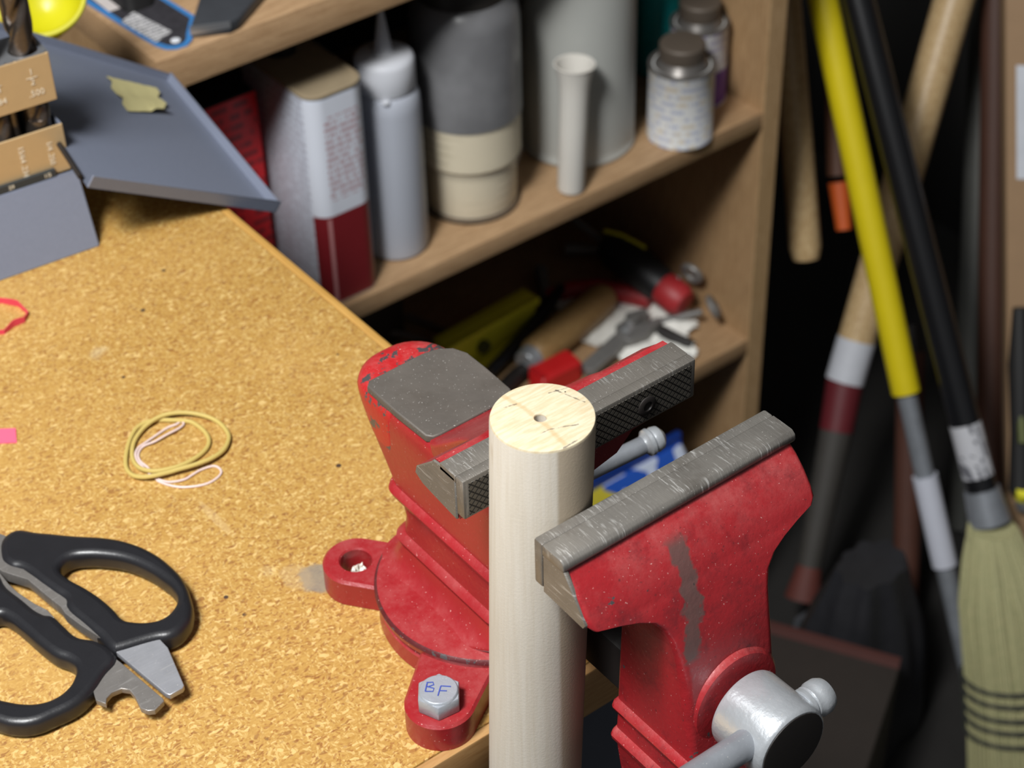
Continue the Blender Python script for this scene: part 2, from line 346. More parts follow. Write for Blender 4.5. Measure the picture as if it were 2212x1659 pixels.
# ---- shelf unit
YF = 646; ZM = -480; ZL = -735; ZT = -214
shelf = thing('shelf_unit', 'oak-look shelf unit full of cans, bottles and tools beside the workbench', 'shelf', (475, 800, FZ))
MB().box(180, 772, YF, 985, ZT-26, ZT).bevel(.8).build('top_board', M_OAK, shelf)
MB().box(198, 752, YF, 975, ZM-17, ZM).bevel(.6).build('shelf_board', M_OAK, shelf)
MB().box(198, 752, YF, 975, ZL-17, ZL).bevel(.6).build('shelf_board', M_OAK, shelf)
MB().box(198, 752, YF+4, 975, FZ+60, FZ+77).bevel(.6).build('shelf_board', M_OAK, shelf)
for nm, a, b_ in (('side_panel', 181, 198), ('side_panel', 752, 770)):
    p = MB().box(a, b_, YF+1.2, 985, FZ, ZT-26).build(nm, M_OAKV, shelf)
    MB().box(a, b_+1.5 if a > 500 else b_, YF-.6, YF+1.2, FZ, ZT-26).build('edge_band', M_OAKE, p)
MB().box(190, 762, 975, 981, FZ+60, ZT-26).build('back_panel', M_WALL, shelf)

# ================================================================== VISE
CX = 37
vise = thing('bench_vise', 'red cast-iron bench vise with bare steel jaws bolted to the bench corner', 'vise', (CX, 88, BZ))
LUGH = (-1.7, 138.0); LUGB = (-21.5, 46.0)
def lug(b, p, hole):
    c = Vector((CX, 88)); v = Vector(p)-c; r = v.length; d = v/r; n = Vector((-d.y, d.x)); R = 15.2; hr = 7.2
    def ring(R_, rr, z, back):
        P = []
        for i in range(25):
            q = -math.pi/2+math.pi*i/24; e = Vector(p)+(d*math.cos(q)+n*math.sin(q))*R_; P.append((e.x, e.y, z))
        for i in range(7):
            e = c+d*back+n*((R_+3)*(1-2*i/6)); P.append((e.x, e.y, z))
        return P
    zt = -175.5
    if not hole: b.rings([ring(R, 0, BZ, 30), ring(R, 0, zt-1.2, 30), ring(R-1.2, 0, zt, 30)])
    else:
        N_ = 64; P0 = Vector(p)
        def bound(R_, a):
            e = d*math.cos(a)+n*math.sin(a); f, g = math.cos(a), math.sin(a)
            if f >= 0: return R_
            return min(R_/max(1e-6, abs(g)), 36/abs(f))
        def rg(R_, z): return [((P0+(d*math.cos(a)+n*math.sin(a))*bound(R_, a)).x, (P0+(d*math.cos(a)+n*math.sin(a))*bound(R_, a)).y, z) for a in (2*math.pi*k/N_ for k in range(N_))]
        def hr_(h, z): return [((P0+(d*math.cos(a)+n*math.sin(a))*h).x, (P0+(d*math.cos(a)+n*math.sin(a))*h).y, z) for a in (2*math.pi*k/N_ for k in range(N_))]
        b.rings([rg(R, BZ+.3), rg(R, zt-1.2), rg(R-1.2, zt), hr_(hr+.7, zt), hr_(hr, zt-.8), hr_(hr, BZ+.3), rg(R, BZ+.3)], cap=False)
    return b
b = MB(); b.lathe([(47, BZ), (50.6, BZ+.6), (50.2, -181), (48.4, -179.4), (48.2, -176.5), (44, -176)], (CX, 88, 0), n=72)
for a in (33, -57):
    lug(b, (CX+68*math.cos(math.radians(a)), 88+68*math.sin(math.radians(a))), False)
lug(b, LUGH, True); lug(b, LUGB, False)
base = b.build('swivel_base', M_RED, vise)
b = MB(); b.lathe([(49, -177.2), (51.2, -176.2), (51.6, -172.6), (50.6, -171.2), (44, -170.2), (30, -169)], (CX, 88, 0), n=96)
plate_ = b.build('swivel_plate', M_RED, vise)
MB().lathe([(51.5, -173.2), (51.95, -172.9), (51.5, -171.9), (50.7, -171.15), (50.2, -171.3)], (CX, 88, 0), n=96, cap=False).build('worn_rim', m_red('worn_rim_paint', .60, .2, (78, 24, 28), 240), plate_)
# body of the fixed jaw: stacked rounded sections
def sec(z, hw, yf, yb, rf, rb): return rrect2(CX-hw, CX+hw, yf, yb, rf, rb, z, 8)
b = MB()
L = [(-170.8, 36, 46, 136, 22, 22), (-169.6, 33, 42, 132, 20, 20), (-166.5, 29.4, 38, 127.5, 14, 14), (-162, 27, 48, 125, 8, 11), (-157.8, 25.8, 48, 123.6, 6, 9), (-156.6, 27.2, 48, 125, 6, 9), (-154.6, 27.8, 48, 125.6, 6, 9), (-153, 26.8, 48, 124.6, 6, 9), (-151.6, 24.6, 48, 122.5, 5, 8),
     (-143, 23.8, 48, 121.6, 5, 8), (-136, 23.6, 48, 124, 5, 8), (-133.2, 24.4, 48, 126, 5, 8), (-132.2, 26.2, 48, 128.4, 5, 8), (-130.2, 26.8, 48, 129.8, 5, 8), (-128.6, 25.8, 48, 130, 5, 8), (-127.4, 24.0, 48, 129.6, 5, 9),
     (-120, 23.4, 48, 137, 5, 10), (-112, 23.2, 48, 145, 5, 12), (-104, 23.2, 48, 152, 5, 14), (-98, 23.2, 46, 157, 5, 16), (-94, 23, 46, 160, 5, 17), (-91, 22.4, 46, 160.6, 5, 17), (-88.6, 21.4, 46, 160, 5, 17), (-87, 19.4, 46, 158, 5, 16), (-86.4, 17, 46, 155.6, 5, 15)]
b.rings([sec(*q) for q in L])
body = b.build('fixed_body', M_RED, vise, sharp=40)
b = MB()   # worn rounded nose behind the anvil (chipped paint)
b.rings([sec(zz, hw, 124, yb, 2, rb) for zz, hw, yb, rb in ((-112, 23.15, 144.8, 12), (-108, 23.25, 148.8, 13), (-104, 23.35, 152.4, 14.5), (-98, 23.4, 157.6, 17), (-94, 23.3, 161.2, 19), (-91, 23.2, 162.4, 19.5), (-88.4, 22.2, 162, 19.5), (-86.4, 20.2, 160, 18), (-85.4, 17, 157, 15.5), (-85.0, 13, 153, 12))])
b.build('rear_nose', M_REDC, vise)
b = MB()   # ramp from the anvil up to the jaw, then the jaw head with its tapering wings
L = [(-92, 22.4, 50, 99, 3, 6), (-86.4, 23.0, 47, 99, 3, 6), (-84.5, 23.2, 46, 95, 3, 5), (-76, 24, 40, 84, 3, 4), (-64, 26, 31, 70, 3, 3), (-56, 29, 26, 60.5, 3, 3), (-54, 30, 24.5, 58.5, 3, 3), (-46, 36, 24.5, 49.5, 3, 2), (-39, 40, 24.5, 42, 3, 1.5), (-35.5, 44, 24.5, 38.6, 1.5, 1.2), (-34.0, 44, 25, 37.6, 1, 1)]
b.rings([sec(*q) for q in L])
X0, X1 = -22.6, 91.5
def wing(x, k):   # jaw section in the yz plane; k = 0 at the ends, 1 at the body
    return [(x, 24.2, -34), (x, 34.2, -33.6), (x, 37.8, -34.0), (x, 39.4+k*3, -36), (x, 50-k*3, -45.6), (x, 51-k*2, -49.2-k*4), (x, 46, -52-k*8), (x, 36, -53.5-k*12), (x, 24.2, -55-k*14)]
b.rings([wing(X0+1.2, 0), wing(X0+12, .06), wing(X0+24, .2), wing(X0+34, .8), wing(CX, 1), wing(X1-36, .7), wing(X1-28, .15), wing(X1-12, .06), wing(X1-1.2, 0)])
b.build('jaw_casting', M_RED, vise, sharp=30)
MB().rings([[(x, y+.15, z-.0) for (x, y, z) in wing(X0+1.2, 0)], [(x, y+.15, z) for (x, y, z) in [(X0, q[1], q[2]) for q in wing(X0, 0)]]]).bevel(.5, 1).build('machined_end', M_JAWEND, vise)
MB().box(X0, X1, 24.0, 34.0, -36, -32.6).bevel(.5).build('jaw_top_land', M_JAW, vise)
MB().box(X0, X1, 19.3, 24.2, -51.5, -32.4).bevel(.9, 2).build('jaw_plate', M_JAW, vise)
MB().box(X0+2.5, X1-2.5, 19.1, 19.6, -50.0, -34.4).build('jaw_gripping_face', M_KNURL, vise)
for x in (66, 10):
    sc = MB(); sc.lathe([(4.4, 0), (4.4, .5), (3.8, .9), (2.2, .9), (2.0, .2)], (x, 18.95, -42.5), (0, -1, 0), 20); sc.build('jaw_screw', M_DARK, vise)
AV = [(15.2, 99.5), (17.2, 97), (20.5, 96.3), (56, 96.8), (59.8, 98), (61.4, 101.5), (62, 120), (61.8, 133), (59, 139.5), (53.5, 143.6), (46, 145), (30, 144.6), (17.5, 144.4), (14.6, 141.5), (14.4, 120)]
outline('anvil', AV, [], -88.2, -84.2, .8, M_ANVIL, vise, 3, False)
# moving jaw
b = MB()
L = [(-182, 20, -69, -27, 3, 2), (-166, 22, -72, -26.5, 3, 2), (-157.4, 23, -73.2, -26.5, 3, 2), (-156, 25.2, -75, -26, 3, 2), (-154, 25.6, -75.4, -26, 3, 2), (-152.4, 24.6, -74.6, -26, 3, 2), (-151, 22.8, -72.8, -26.4, 3, 2), (-141, 22.4, -72.2, -26.6, 3, 2), (-139.4, 24.6, -74.2, -26, 3, 2), (-137.4, 25.2, -74.6, -26, 3, 2), (-135.6, 24.4, -73.8, -26, 3, 2), (-134.2, 22.4, -71.6, -26.6, 3, 2),
     (-115, 22.3, -68.5, -27, 3.5, 2), (-95, 22.6, -65.6, -28, 4, 2), (-83, 23.2, -63, -29, 4, 2), (-75, 24.4, -60.5, -30, 4, 2), (-69, 27, -57.8, -29, 4, 2), (-64.5, 31.5, -55.8, -27, 3.5, 2), (-61.4, 38, -54.2, -25.5, 3, 2), (-59.2, 46, -52.6, -24.6, 3, 1.5), (-57.6, 53.5, -51.2, -24.2, 2.5, 1.5), (-55.5, 55.2, -50, -24.2, 2.2, 1), (-52, 55.4, -48, -24.2, 2.2, 1), (-46, 55.2, -43.6, -24.2, 2.2, 1), (-41.5, 55, -39.4, -24.2, 2.2, 1), (-38.4, 54.6, -35.6, -24.2, 2, 1), (-36.8, 54, -34.6, -24.2, 2, 1)]
b.rings([rrect2(CX-hw-1, CX+hw-1, yf, yb, rf, rb, z, 8) for z, hw, yf, yb, rf, rb in L])
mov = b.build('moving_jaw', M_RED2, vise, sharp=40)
MX0, MX1 = -20, 92
b = MB().rings([[(x, -24, -38.0), (x, -36.0, -38.0), (x, -36.6, -36.6), (x, -36.2, -34.4), (x, -34.4, -33.0), (x, -24, -33.0)] for x in (MX0, MX1)])
b.bevel(.5).build('jaw_top_land', M_JAWF, vise)
MB().box(MX0, MX1, -24.2, -19.2, -54.5, -33.0).bevel(1.0, 2).build('jaw_plate', M_JAWF, vise)
MB().rings([[(MX0+.2, -24, -36), (MX0+.2, -35.4, -36), (MX0+.2, -41.4, -44.5), (MX0+.2, -48.6, -54.8), (MX0+.2, -47.0, -57.6), (MX0+.2, -24, -56.5)], [(MX0+2.2, -24, -36), (MX0+2.2, -35.4, -36), (MX0+2.2, -41.4, -44.5), (MX0+2.2, -48.6, -54.8), (MX0+2.2, -47.0, -57.6), (MX0+2.2, -24, -56.5)]]).bevel(.5, 1).build('machined_end', M_JAWEND, vise)
MB().box(CX-20, CX+20, -30, 100, -136, -112).bevel(2).build('slide_bar', M_DARK, vise)
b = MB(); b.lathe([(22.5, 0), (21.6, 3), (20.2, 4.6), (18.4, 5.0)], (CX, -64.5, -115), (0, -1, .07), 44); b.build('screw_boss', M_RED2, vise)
SA = Vector((0, -1, .04)).normalized()
hub = MB().lathe([(15.2, 0), (16.4, .8), (16.8, 2), (16.8, 25), (16.4, 26.4), (15.6, 27.2), (12, 27.4)], (CX, -72.4, -115.5), SA, 56).build('screw_head', M_ZINC, vise)
MB().lathe([(15.2, 0), (15.0, .5), (13.6, .7), (1, .7)], Vector((CX, -72.4, -115.5))+SA*27, SA, 32).build('screw_end_shade', M_DARK, hub)  # dark disc standing in for the shaded end face of the screw
HD = Vector((1, .02, -.05)).normalized(); HC = Vector((CX, -89.5, -111.5))
def hp(t): return tuple(HC+HD*t)
rod = MB().cyl(hp(-118), hp(17), 5.8, n=28).build('handle_rod', M_ZINC2, vise)
MB().lathe([(5.4, 0), (6.8, .6), (6.8, 2.4), (6.0, 3.0), (6.8, 3.6), (6.8, 5.6), (7.3, 6.4), (7.3, 10), (6.4, 12), (4, 13)], hp(14.5), HD, 32).build('rod_knob', M_ZINC, rod)
MB().lathe([(5.4, 0), (7.0, .6), (7.0, 9), (5, 11)], hp(-118), -HD, 28).build('rod_knob', M_ZINC, rod)
b = MB(); b.cyl((60, 94, -146), (126, 86, -141), 4.3, n=20); lev = b.build('swivel_lever', M_ZINC2, vise)
MB().lathe([(4.3, 0), (5.0, 1.2), (6.4, 2.2), (6.6, 4.0), (5.8, 5.0), (6.2, 6.5), (5.6, 9), (3, 11)], (124, 86.3, -141.2), (66, -8, 5), 28).build('lever_knob', M_ZINC, lev)
# bolt in the front lug
bolt = thing('hex_bolt', 'zinc hex bolt marked BF in blue in the front lug of the red vise', 'bolt', (LUGB[0]-1, LUGB[1]-1, -175.5))
bx, by = LUGB[0]-1.2, LUGB[1]-1.2
def hexa(r, z): return [(bx+r*math.cos(math.radians(a+53)), by+r*math.sin(math.radians(a+53)), z) for a in range(0, 360, 60)]
MB().rings([hexa(9.8, -175.4), hexa(9.8, -167.6)]).bevel(.35, 1).build('head', M_BOLT, bolt)
MB().lathe([(8.45, -167.75), (8.1, -166.9), (7.7, -166.6), (.5, -166.5)], (bx, by, 0), n=40).build('head_chamfer', M_BOLT, bolt)
M_INK = plain('blue_marker_ink', srgb(52, 70, 150), .6)
b = MB(); e1 = Vector((.80, -.60, 0)); e2 = Vector((.60, .80, 0)); oo = Vector((bx, by, -166.35))
def stroke(P): b.tube([tuple(oo+e1*(x*1.05-.2+y*.1)+e2*(y*1.0-x*.05+.4)) for x, y in P], .3, 6, flat=.4)
stroke([(-4.6, 3.2), (-4.9, -1.8)]); stroke([(-4.9, 3.0), (-2.4, 3.2), (-1.9, 1.8), (-3.8, .8), (-4.4, .7)]); stroke([(-4.2, .7), (-1.6, -.2), (-1.8, -1.9), (-4.9, -1.9)])
stroke([(1.0, 1.2), (.4, -4.2)]); stroke([(1.0, 1.2), (5.0, .9)]); stroke([(.8, -1.4), (3.6, -1.5)])
b.build('marking', M_INK, bolt)
chip = MB()
for i in range(7):
    a = i*.9; r = 1.2+2.6*random.random(); c = (LUGH[0]+2.0+r*math.cos(a), LUGH[1]+.4+r*math.sin(a), BZ+.2)
    chip.rings([[(c[0]+1.9*math.cos(q)*random.uniform(.6, 1.2), c[1]+1.9*math.sin(q)*random.uniform(.6, 1.2), c[2]) for q in (0, 1.2, 2.4, 3.6, 4.9)], [(c[0]+1.1*math.cos(q), c[1]+1.1*math.sin(q), c[2]+random.uniform(5.5, 8.5)) for q in (0, 1.2, 2.4, 3.6, 4.9)]])
o = chip.build('plaster_crumb', plain('white_plaster', srgb(226, 222, 210), .8), origin=(LUGH[0], LUGH[1], BZ)); tag(o, 'white plaster crumbs lying in the empty lug hole of the vise', 'debris')

# ---- dowel clamped in the jaws (leans a little along the jaws)
dw = thing('wooden_dowel', 'pale round wooden dowel with a drilled end clamped upright in the vise', 'dowel', (0, 0, 0))
b = MB(); n = 96; R = 19.05; tl = 7.2/190.0
def dring(r, z, dx=0): return [(r*math.cos(2*math.pi*i/n)+z*tl+dx, r*math.sin(2*math.pi*i/n), z) for i in range(n)]
b.rings([dring(R, -300), dring(R, -200), dring(R, -100), dring(R, -1.2), dring(R-.35, -.15), dring(R-.8, 0), dring(10, 0), dring(2.4, 0, -1.0), dring(2.2, -.4, -1), dring(2.2, -14, -1), dring(.3, -15, -1)], cap=True)
b.build('rod', M_DOWEL, dw, sharp=25)
MB().lathe([(.5, 0), (.1, .12)], (14.8, 5.6, -.05), n=8).build('ink_dot', M_BLACKM, dw)

# ================================================================== ON THE BENCH
UO = [(-114.9, 258.6), (-103.7, 249.1), (-93.4, 238.3), (-80.1, 225.1), (-74.1, 216.1), (-69.5, 204.7), (-67.4, 191.8), (-67.5, 180.4), (-70.4, 169.2), (-75.0, 159.6), (-81.6, 154.0), (-89.3, 152.4), (-96.1, 155.6), (-111.7, 160.2), (-113.4, 161.0), (-114.9, 173.4), (-116.5, 184.5), (-117.7, 198.6), (-115.9, 202.7), (-117.3, 209.4), (-119.3, 219.0), (-122.4, 233.6), (-125.5, 237.9), (-125.9, 246.3)]
UI = [(-108.2, 221.6), (-105.5, 224.1), (-100.7, 224.9), (-95.1, 222.0), (-88.3, 215.9), (-82.3, 208.2), (-77.6, 197.3), (-75.5, 188.2), (-74.6, 178.4), (-76.6, 171.0), (-81.3, 167.0), (-87.3, 165.3), (-92.7, 167.0), (-98.0, 171.3), (-100.8, 175.2), (-101.3, 183.2), (-102.3, 192.9), (-104.8, 204.0), (-108.3, 216.0)]
LO = [(-133.1, 241.7), (-132.0, 227.1), (-130.4, 217.9), (-126.9, 201.7), (-124.4, 198.5), (-123.4, 191.1), (-121.7, 180.0), (-116.2, 172.3), (-113.6, 160.7), (-115.4, 156.8), (-122.5, 153.2), (-132.6, 147.1), (-140.7, 144.5), (-151.1, 144.9), (-160.2, 146.4), (-167.5, 151.3), (-171.4, 156.4), (-176.2, 166.2), (-177.2, 179.0), (-173.2, 194.2), (-165.0, 208.6), (-155.0, 222.3), (-143.2, 239.6)]
LI = [(-143.0, 213.8), (-140.9, 209.8), (-139.2, 200.8), (-137.1, 185.1), (-135.0, 176.0), (-131.8, 169.2), (-131.6, 163.8), (-135.4, 158.6), (-140.4, 155.5), (-146.4, 154.3), (-152.3, 155.6), (-158.1, 159.7), (-162.3, 164.6), (-165.3, 169.0), (-168.5, 177.2), (-167.5, 188.7), (-161.7, 201.9), (-153.2, 211.1), (-147.6, 214.2)]
TU = [(-113.0, 161.0), (-94.3, 157.0), (-94.0, 148.9), (-99.7, 125.4), (-101.0, 124.4), (-107.2, 124.4), (-108.2, 126.2)]
TL = [(-114.7, 159.4), (-131.0, 149.3), (-132.3, 145.3), (-132.9, 142.8), (-130.6, 138.4), (-128.9, 141.0), (-125.7, 142.5), (-121.2, 141.9), (-118.8, 139.0), (-118.9, 134.0), (-120.2, 126.9), (-118.6, 123.7), (-116.1, 122.2), (-110.5, 124.2), (-110.0, 125.7), (-114.0, 155.9)]
SU = [(-129.4, 257.4), (-119.1, 260.9), (-117.5, 257.8), (-124.2, 245.3), (-124.0, 236.9), (-121.2, 232.6), (-118.0, 218.0), (-114.7, 201.7), (-116.2, 198.0), (-115.4, 183.5), (-114.4, 172.1), (-117.6, 184.5), (-119.6, 195.3), (-119.2, 200.2), (-120.9, 210.9), (-122.8, 225.3), (-126.9, 232.6), (-129.4, 237.4), (-131.7, 249.8)]
SL = [(-134.6, 248.9), (-133.8, 229.7), (-131.9, 216.8), (-130.2, 209.3), (-128.4, 200.3), (-124.2, 197.1), (-124.4, 203.4), (-127.0, 210.5), (-129.7, 221.6), (-130.5, 229.7), (-130.4, 238.2), (-131.3, 250.6)]
sc = thing('kitchen_shears', 'kitchen shears with black plastic loop handles and a bottle opener lying on the bench', 'scissors', (-120, 190, BZ))
h1 = outline('handle', UO, [UI], -189.2, -178.0, 3.6, M_BLACK, sc, 5)
h2 = outline('handle', LO, [LI], -189.8, -179.0, 3.6, M_BLACK, sc, 5)
outline('cutting_tang', TU, [], -183.2, -180.2, .4, M_BLADE2, sc, 1, False)
outline('bottle_opener', TL, [], -184.6, -181.6, .4, M_BLADE, sc, 1, False)
outline('nutcracker_jaw', SU, [], -185.5, -179.6, .3, M_BLADE, sc, 1, False)
outline('nutcracker_jaw', SL, [], -187, -180.8, .3, M_BLADE, sc, 1, False)
outline('blade', [(-117.5, 257.8), (-131, 250.6), (-160, 300), (-185, 356), (-176, 352), (-140, 300)], [], -185, -181.5, .3, M_BLADE, sc, 1, False)
outline('blade', [(-133, 250), (-123, 244), (-140, 290), (-166, 352), (-172, 362), (-158, 300)], [], -188.4, -185.2, .3, M_BLADE, sc, 1, False)
MB().lathe([(5, -181.6), (5, -180.2), (4.2, -179.6)], (-131, 262, 0), n=24).build('pivot_screw', M_ZINC, sc)

def band(name, P, r, mat, label, zb, cross, flat=1.0, cat='rubber band', up=None):
    k = len(P); Q = []
    for i in range(k):      # Catmull-Rom
        p0, p1, p2, p3 = P[i-1], P[i], P[(i+1) % k], P[(i+2) % k]
        for t in (0, .25, .5, .75):
            f = lambda a, b_, c, d: .5*(2*b_+(c-a)*t+(2*a-5*b_+4*c-d)*t*t+(3*b_-a-3*c+d)*t**3)
            Q.append((f(p0[0], p1[0], p2[0], p3[0]), f(p0[1], p1[1], p2[1], p3[1]), zb+cross(i+t)))
    o = MB().tube(Q, r, 8, closed=True, flat=flat, upv=up).build(name, mat, origin=(sum(q[0] for q in Q)/len(Q), sum(q[1] for q in Q)/len(Q), BZ)); return tag(o, label, cat)
KB = [(-5.9, 286.3), (-3.4, 281.9), (-2.5, 273.1), (-4.4, 265.4), (-9.4, 260.4), (-17.7, 257.7), (-26.2, 257.4), (-34.6, 259.9), (-39.1, 263.5), (-41.6, 268.9), (-41.3, 275.2), (-38.8, 281.6), (-33.7, 288.2), (-26.7, 292.8), (-19.7, 294.6), (-13.0, 294.4), (-6.1, 291.7), (-0.2, 287.2), (4.5, 280.7), (6.7, 273.1), (5.6, 263.5), (2.1, 257.8), (-3.8, 253.0), (-11.7, 251.1), (-21.1, 252.1), (-29.5, 254.6), (-37.9, 257.0), (-42.8, 259.9), (-46.1, 264.3), (-47.1, 269.5), (-45.7, 275.5), (-41.0, 283.4), (-34.6, 291.2), (-27.9, 296.7), (-22.0, 297.7), (-16.9, 295.9), (-11.4, 291.4)]
PB = [(-7.5, 287.7), (-7.5, 284.8), (-11.4, 282.8), (-18.5, 282.2), (-25.5, 281.7), (-30.9, 282.7), (-34.5, 281.6), (-37.3, 278.3), (-38.4, 273.6), (-37.8, 267.6), (-38.8, 257.9), (-38.5, 255.0), (-35.8, 249.5), (-32.0, 244.8), (-26.1, 241.0), (-20.5, 239.2), (-15.2, 239.8), (-11.7, 241.8), (-10.8, 244.9), (-11.7, 247.9), (-14.6, 249.2), (-19.3, 249.7), (-23.9, 249.1), (-28.1, 248.7), (-33.4, 250.8), (-36.5, 253.9), (-39.3, 260.5), (-39.4, 268.3), (-39.7, 274.7), (-37.8, 279.8), (-34.5, 282.8), (-30.5, 284.0), (-23.0, 286.0), (-15.3, 287.7), (-10.5, 287.3)]
bumpf = lambda L: (lambda s: max([h*math.exp(-((s-c)/w_)**2) for c, h, w_ in L]))
band('rubber_band', KB, 1.15, plain('khaki_rubber', srgb(186, 164, 92), .55, 0, .06), 'wide khaki rubber band doubled into two loops on the bench', BZ+1.2, bumpf([(7, 1.2, 2.5), (15, 2.2, 2.5), (24, 2.4, 3), (26, 2.2, 2)]))
band('rubber_band', PB, .6, plain('pinkish_white_rubber', srgb(212, 190, 184), .5, 0, .05), 'thin pinkish white rubber band tangled with the khaki one', BZ+.62, bumpf([(3, 1.2, 2), (30, .9, 2), (22, .2, 2)]))
RL = [(-32.6, 437.2), (-26.7, 428.1), (-26.0, 417.4), (-30.4, 413.1), (-36.9, 413.2), (-43.7, 410.5), (-53.7, 416.6), (-55.0, 433.4), (-43.7, 442.6)]
M_PINK = plain('pink_rubber', srgb(214, 62, 84), .5, 0, .08)
q = []
for i in range(len(RL)):
    a, c = RL[i], RL[(i+1) % len(RL)]
    for t in (0, .34, .67): q.append(lerp(a, c, t))
inn = [(-40+(x+40)*.97, 426+(y-426)*.97) for x, y in q]
b = MB(); b.rings([[(x, y, BZ+.1) for x, y in q], [(x, y, BZ+3.6+.8*math.sin(i*.7)) for i, (x, y) in enumerate(q)], [(x, y, BZ+3.6+.8*math.sin(i*.7)) for i, (x, y) in enumerate(inn)], [(x, y, BZ+.1) for x, y in inn], [(x, y, BZ+.1) for x, y in q]], cap=False)
tag(b.build('rubber_band', M_PINK, origin=(-40, 426, BZ)), 'flat coral pink rubber band standing on edge near the drill case', 'rubber band')
b = MB().rings([[(-98, 353, BZ+.1), (-74.9, 336, BZ+.1), (-79.4, 326, BZ+.1), (-102, 342, BZ+.1)], [(-98, 353, BZ+.6), (-74.9, 336, BZ+.9), (-79.4, 326, BZ+.6), (-102, 342, BZ+.5)]])
tag(b.build('sticky_flag', plain('pink_paper', srgb(232, 92, 122), .6, 0, .04), origin=(-88, 340, BZ)), 'small bright pink paper flag lying flat on the bench', 'sticky note')

# ---- drill index case
PH = math.radians(-5.5); ex = Vector((math.cos(PH), math.sin(PH), 0)); ey = Vector((-math.sin(PH), math.cos(PH), 0)); DO = Vector((35, 450, BZ))
def D(u, v, h): return tuple(DO+ex*u+ey*v+Vector((0, 0, h)))      # u to the right, v to the back, h up from the bench
case = thing('drill_index_case', 'open grey metal drill bit case with gold hole plates on the bench', 'drill case', D(-80, 30, 0))
def dbox(u0, u1, v0, v1, h0, h1, sh0=0, sh1=0): return MB().rings([[D(u0, v0+sh0, h0), D(u1, v0+sh0, h0), D(u1, v1+sh0, h0), D(u0, v1+sh0, h0)], [D(u0, v0+sh1, h1), D(u1, v0+sh1, h1), D(u1, v1+sh1, h1), D(u0, v1+sh1, h1)]])
MB().rings([[D(-170, 0, 0), D(0, 0, 0), D(0, 70, 0), D(-170, 70, 0)], [D(-170, 15, 43), D(0, 15, 43), D(0, 70, 43), D(-170, 70, 43)], [D(-168, 17, 43), D(-2, 17, 43), D(-2, 68, 43), D(-168, 68, 43)], [D(-168, 10, 20), D(-2, 10, 20), D(-2, 68, 20), D(-168, 68, 20)]]).bevel(.6, 1).build('case_body', M_GREYP, case)
def plate(h0, h1, v):   # folded gold plate: face towards the viewer, bare top with drilled holes
    p = MB().rings([[D(-165, v, h0), D(-2.5, v, h0), D(-2.5, v+1.2, h0), D(-165, v+1.2, h0)], [D(-165, v, h1), D(-2.5, v, h1), D(-2.5, v+1.2, h1), D(-165, v+1.2, h1)]]).bevel(.3, 1).build('hole_plate', M_GOLD, case)
    return p
p1 = plate(43, 72.5, 18); p2 = plate(88, 117, 18)
def holed_top(u0, u1, v0, v1, h, holes, name, parent):
    for a, b_ in zip([u0]+[c+r+1 for c, r in holes], [c-r-1 for c, r in holes]+[u1]):
        pass
    m_ = MB(); edges = []
    prevu = u0
    for c, r in holes:
        q0, q1 = c-r-1.2, c+r+1.2
        if q0 > prevu: m_.rings([[D(prevu, v0, h-1), D(q0, v0, h-1), D(q0, v1, h-1), D(prevu, v1, h-1)], [D(prevu, v0, h), D(q0, v0, h), D(q0, v1, h), D(prevu, v1, h)]])
        cv = v0+r+1.6; N = 32; O = []; I = []
        for i in range(N):
            a = 2*math.pi*(i+.5)/N; ca, sa = math.cos(a), math.sin(a); I.append((c+r*ca, cv+r*sa))
            k = min((q1-c)/abs(ca) if abs(ca) > 1e-6 else 9e9, ((v1-cv) if sa > 0 else (cv-v0))/abs(sa) if abs(sa) > 1e-6 else 9e9); O.append((c+k*ca, cv+k*sa))
        m_.rings([[D(x, y, h-1) for x, y in O], [D(x, y, h) for x, y in O], [D(x, y, h) for x, y in I], [D(x, y, h-1) for x, y in I], [D(x, y, h-1) for x, y in O]], cap=False)
        prevu = q1
    m_.rings([[D(prevu, v0, h-1), D(u1, v0, h-1), D(u1, v1, h-1), D(prevu, v1, h-1)], [D(prevu, v0, h), D(u1, v0, h), D(u1, v1, h), D(prevu, v1, h)]])
    return m_.build(name, M_ALU, parent)
HO = [(-55, 7.0), (-34.5, 7.6), (-12.8, 8.2)]
holed_top(-165, -2.5, 18.2, 44, 117.4, HO, 'plate_top', p2)
dbox(-165, -2.5, 19.2, 44, 55, 56).build('plate_top', M_ALU, p1)
dbox(-165, -12, 15.4, 17.8, 43.2, 47.5).build('size_strip', plain('dark_size_strip', srgb(44, 50, 54), .5), case)
dbox(-3.6, -2.5, 19.2, 44, 43, 72).build('end_plate', M_GREYP, case)
dbox(-165, -2.5, 44, 45.5, 20, 117).build('back_plate', M_DARK, case)
# twist drills (each stands loose in its hole)
M_DRILL = m_steel('dark_drill_steel', (104, 96, 90), .3, None, .85, .3, (200, 200, 200))
def drill(u, v, r, h0, h1, label):
    t = thing('twist_drill', label, 'drill bit', D(u, v, h0), 'twist drills standing in the case')
    MB().cyl(D(u, v, h0), D(u, v, h1-110), r*.97, n=20).build('shank', M_DRILL, t)
    b_ = MB(); R_ = []; N = 28
    for k in range(46):
        h = h1-110+110*k/45; tw = 2*math.pi*(h/64.0); tip = 1 if k < 42 else max(.06, (45-k)/3.5); ring = []
        for j in range(N):
            a = 2*math.pi*j/N; rr = r*(1-.34*max(0, math.cos(2*a))**1.6)*tip; x, y = rr*math.cos(a+tw), rr*math.sin(a+tw); ring.append(D(u+x, v+y, h))
        R_.append(ring)
    b_.rings(R_); b_.build('flutes', M_DRILL, t, sharp=55)
drill(HO[2][0], 18.2+1.6+8.2, 7.7, 21, 186, 'thickest twist drill, at the right end of the case')
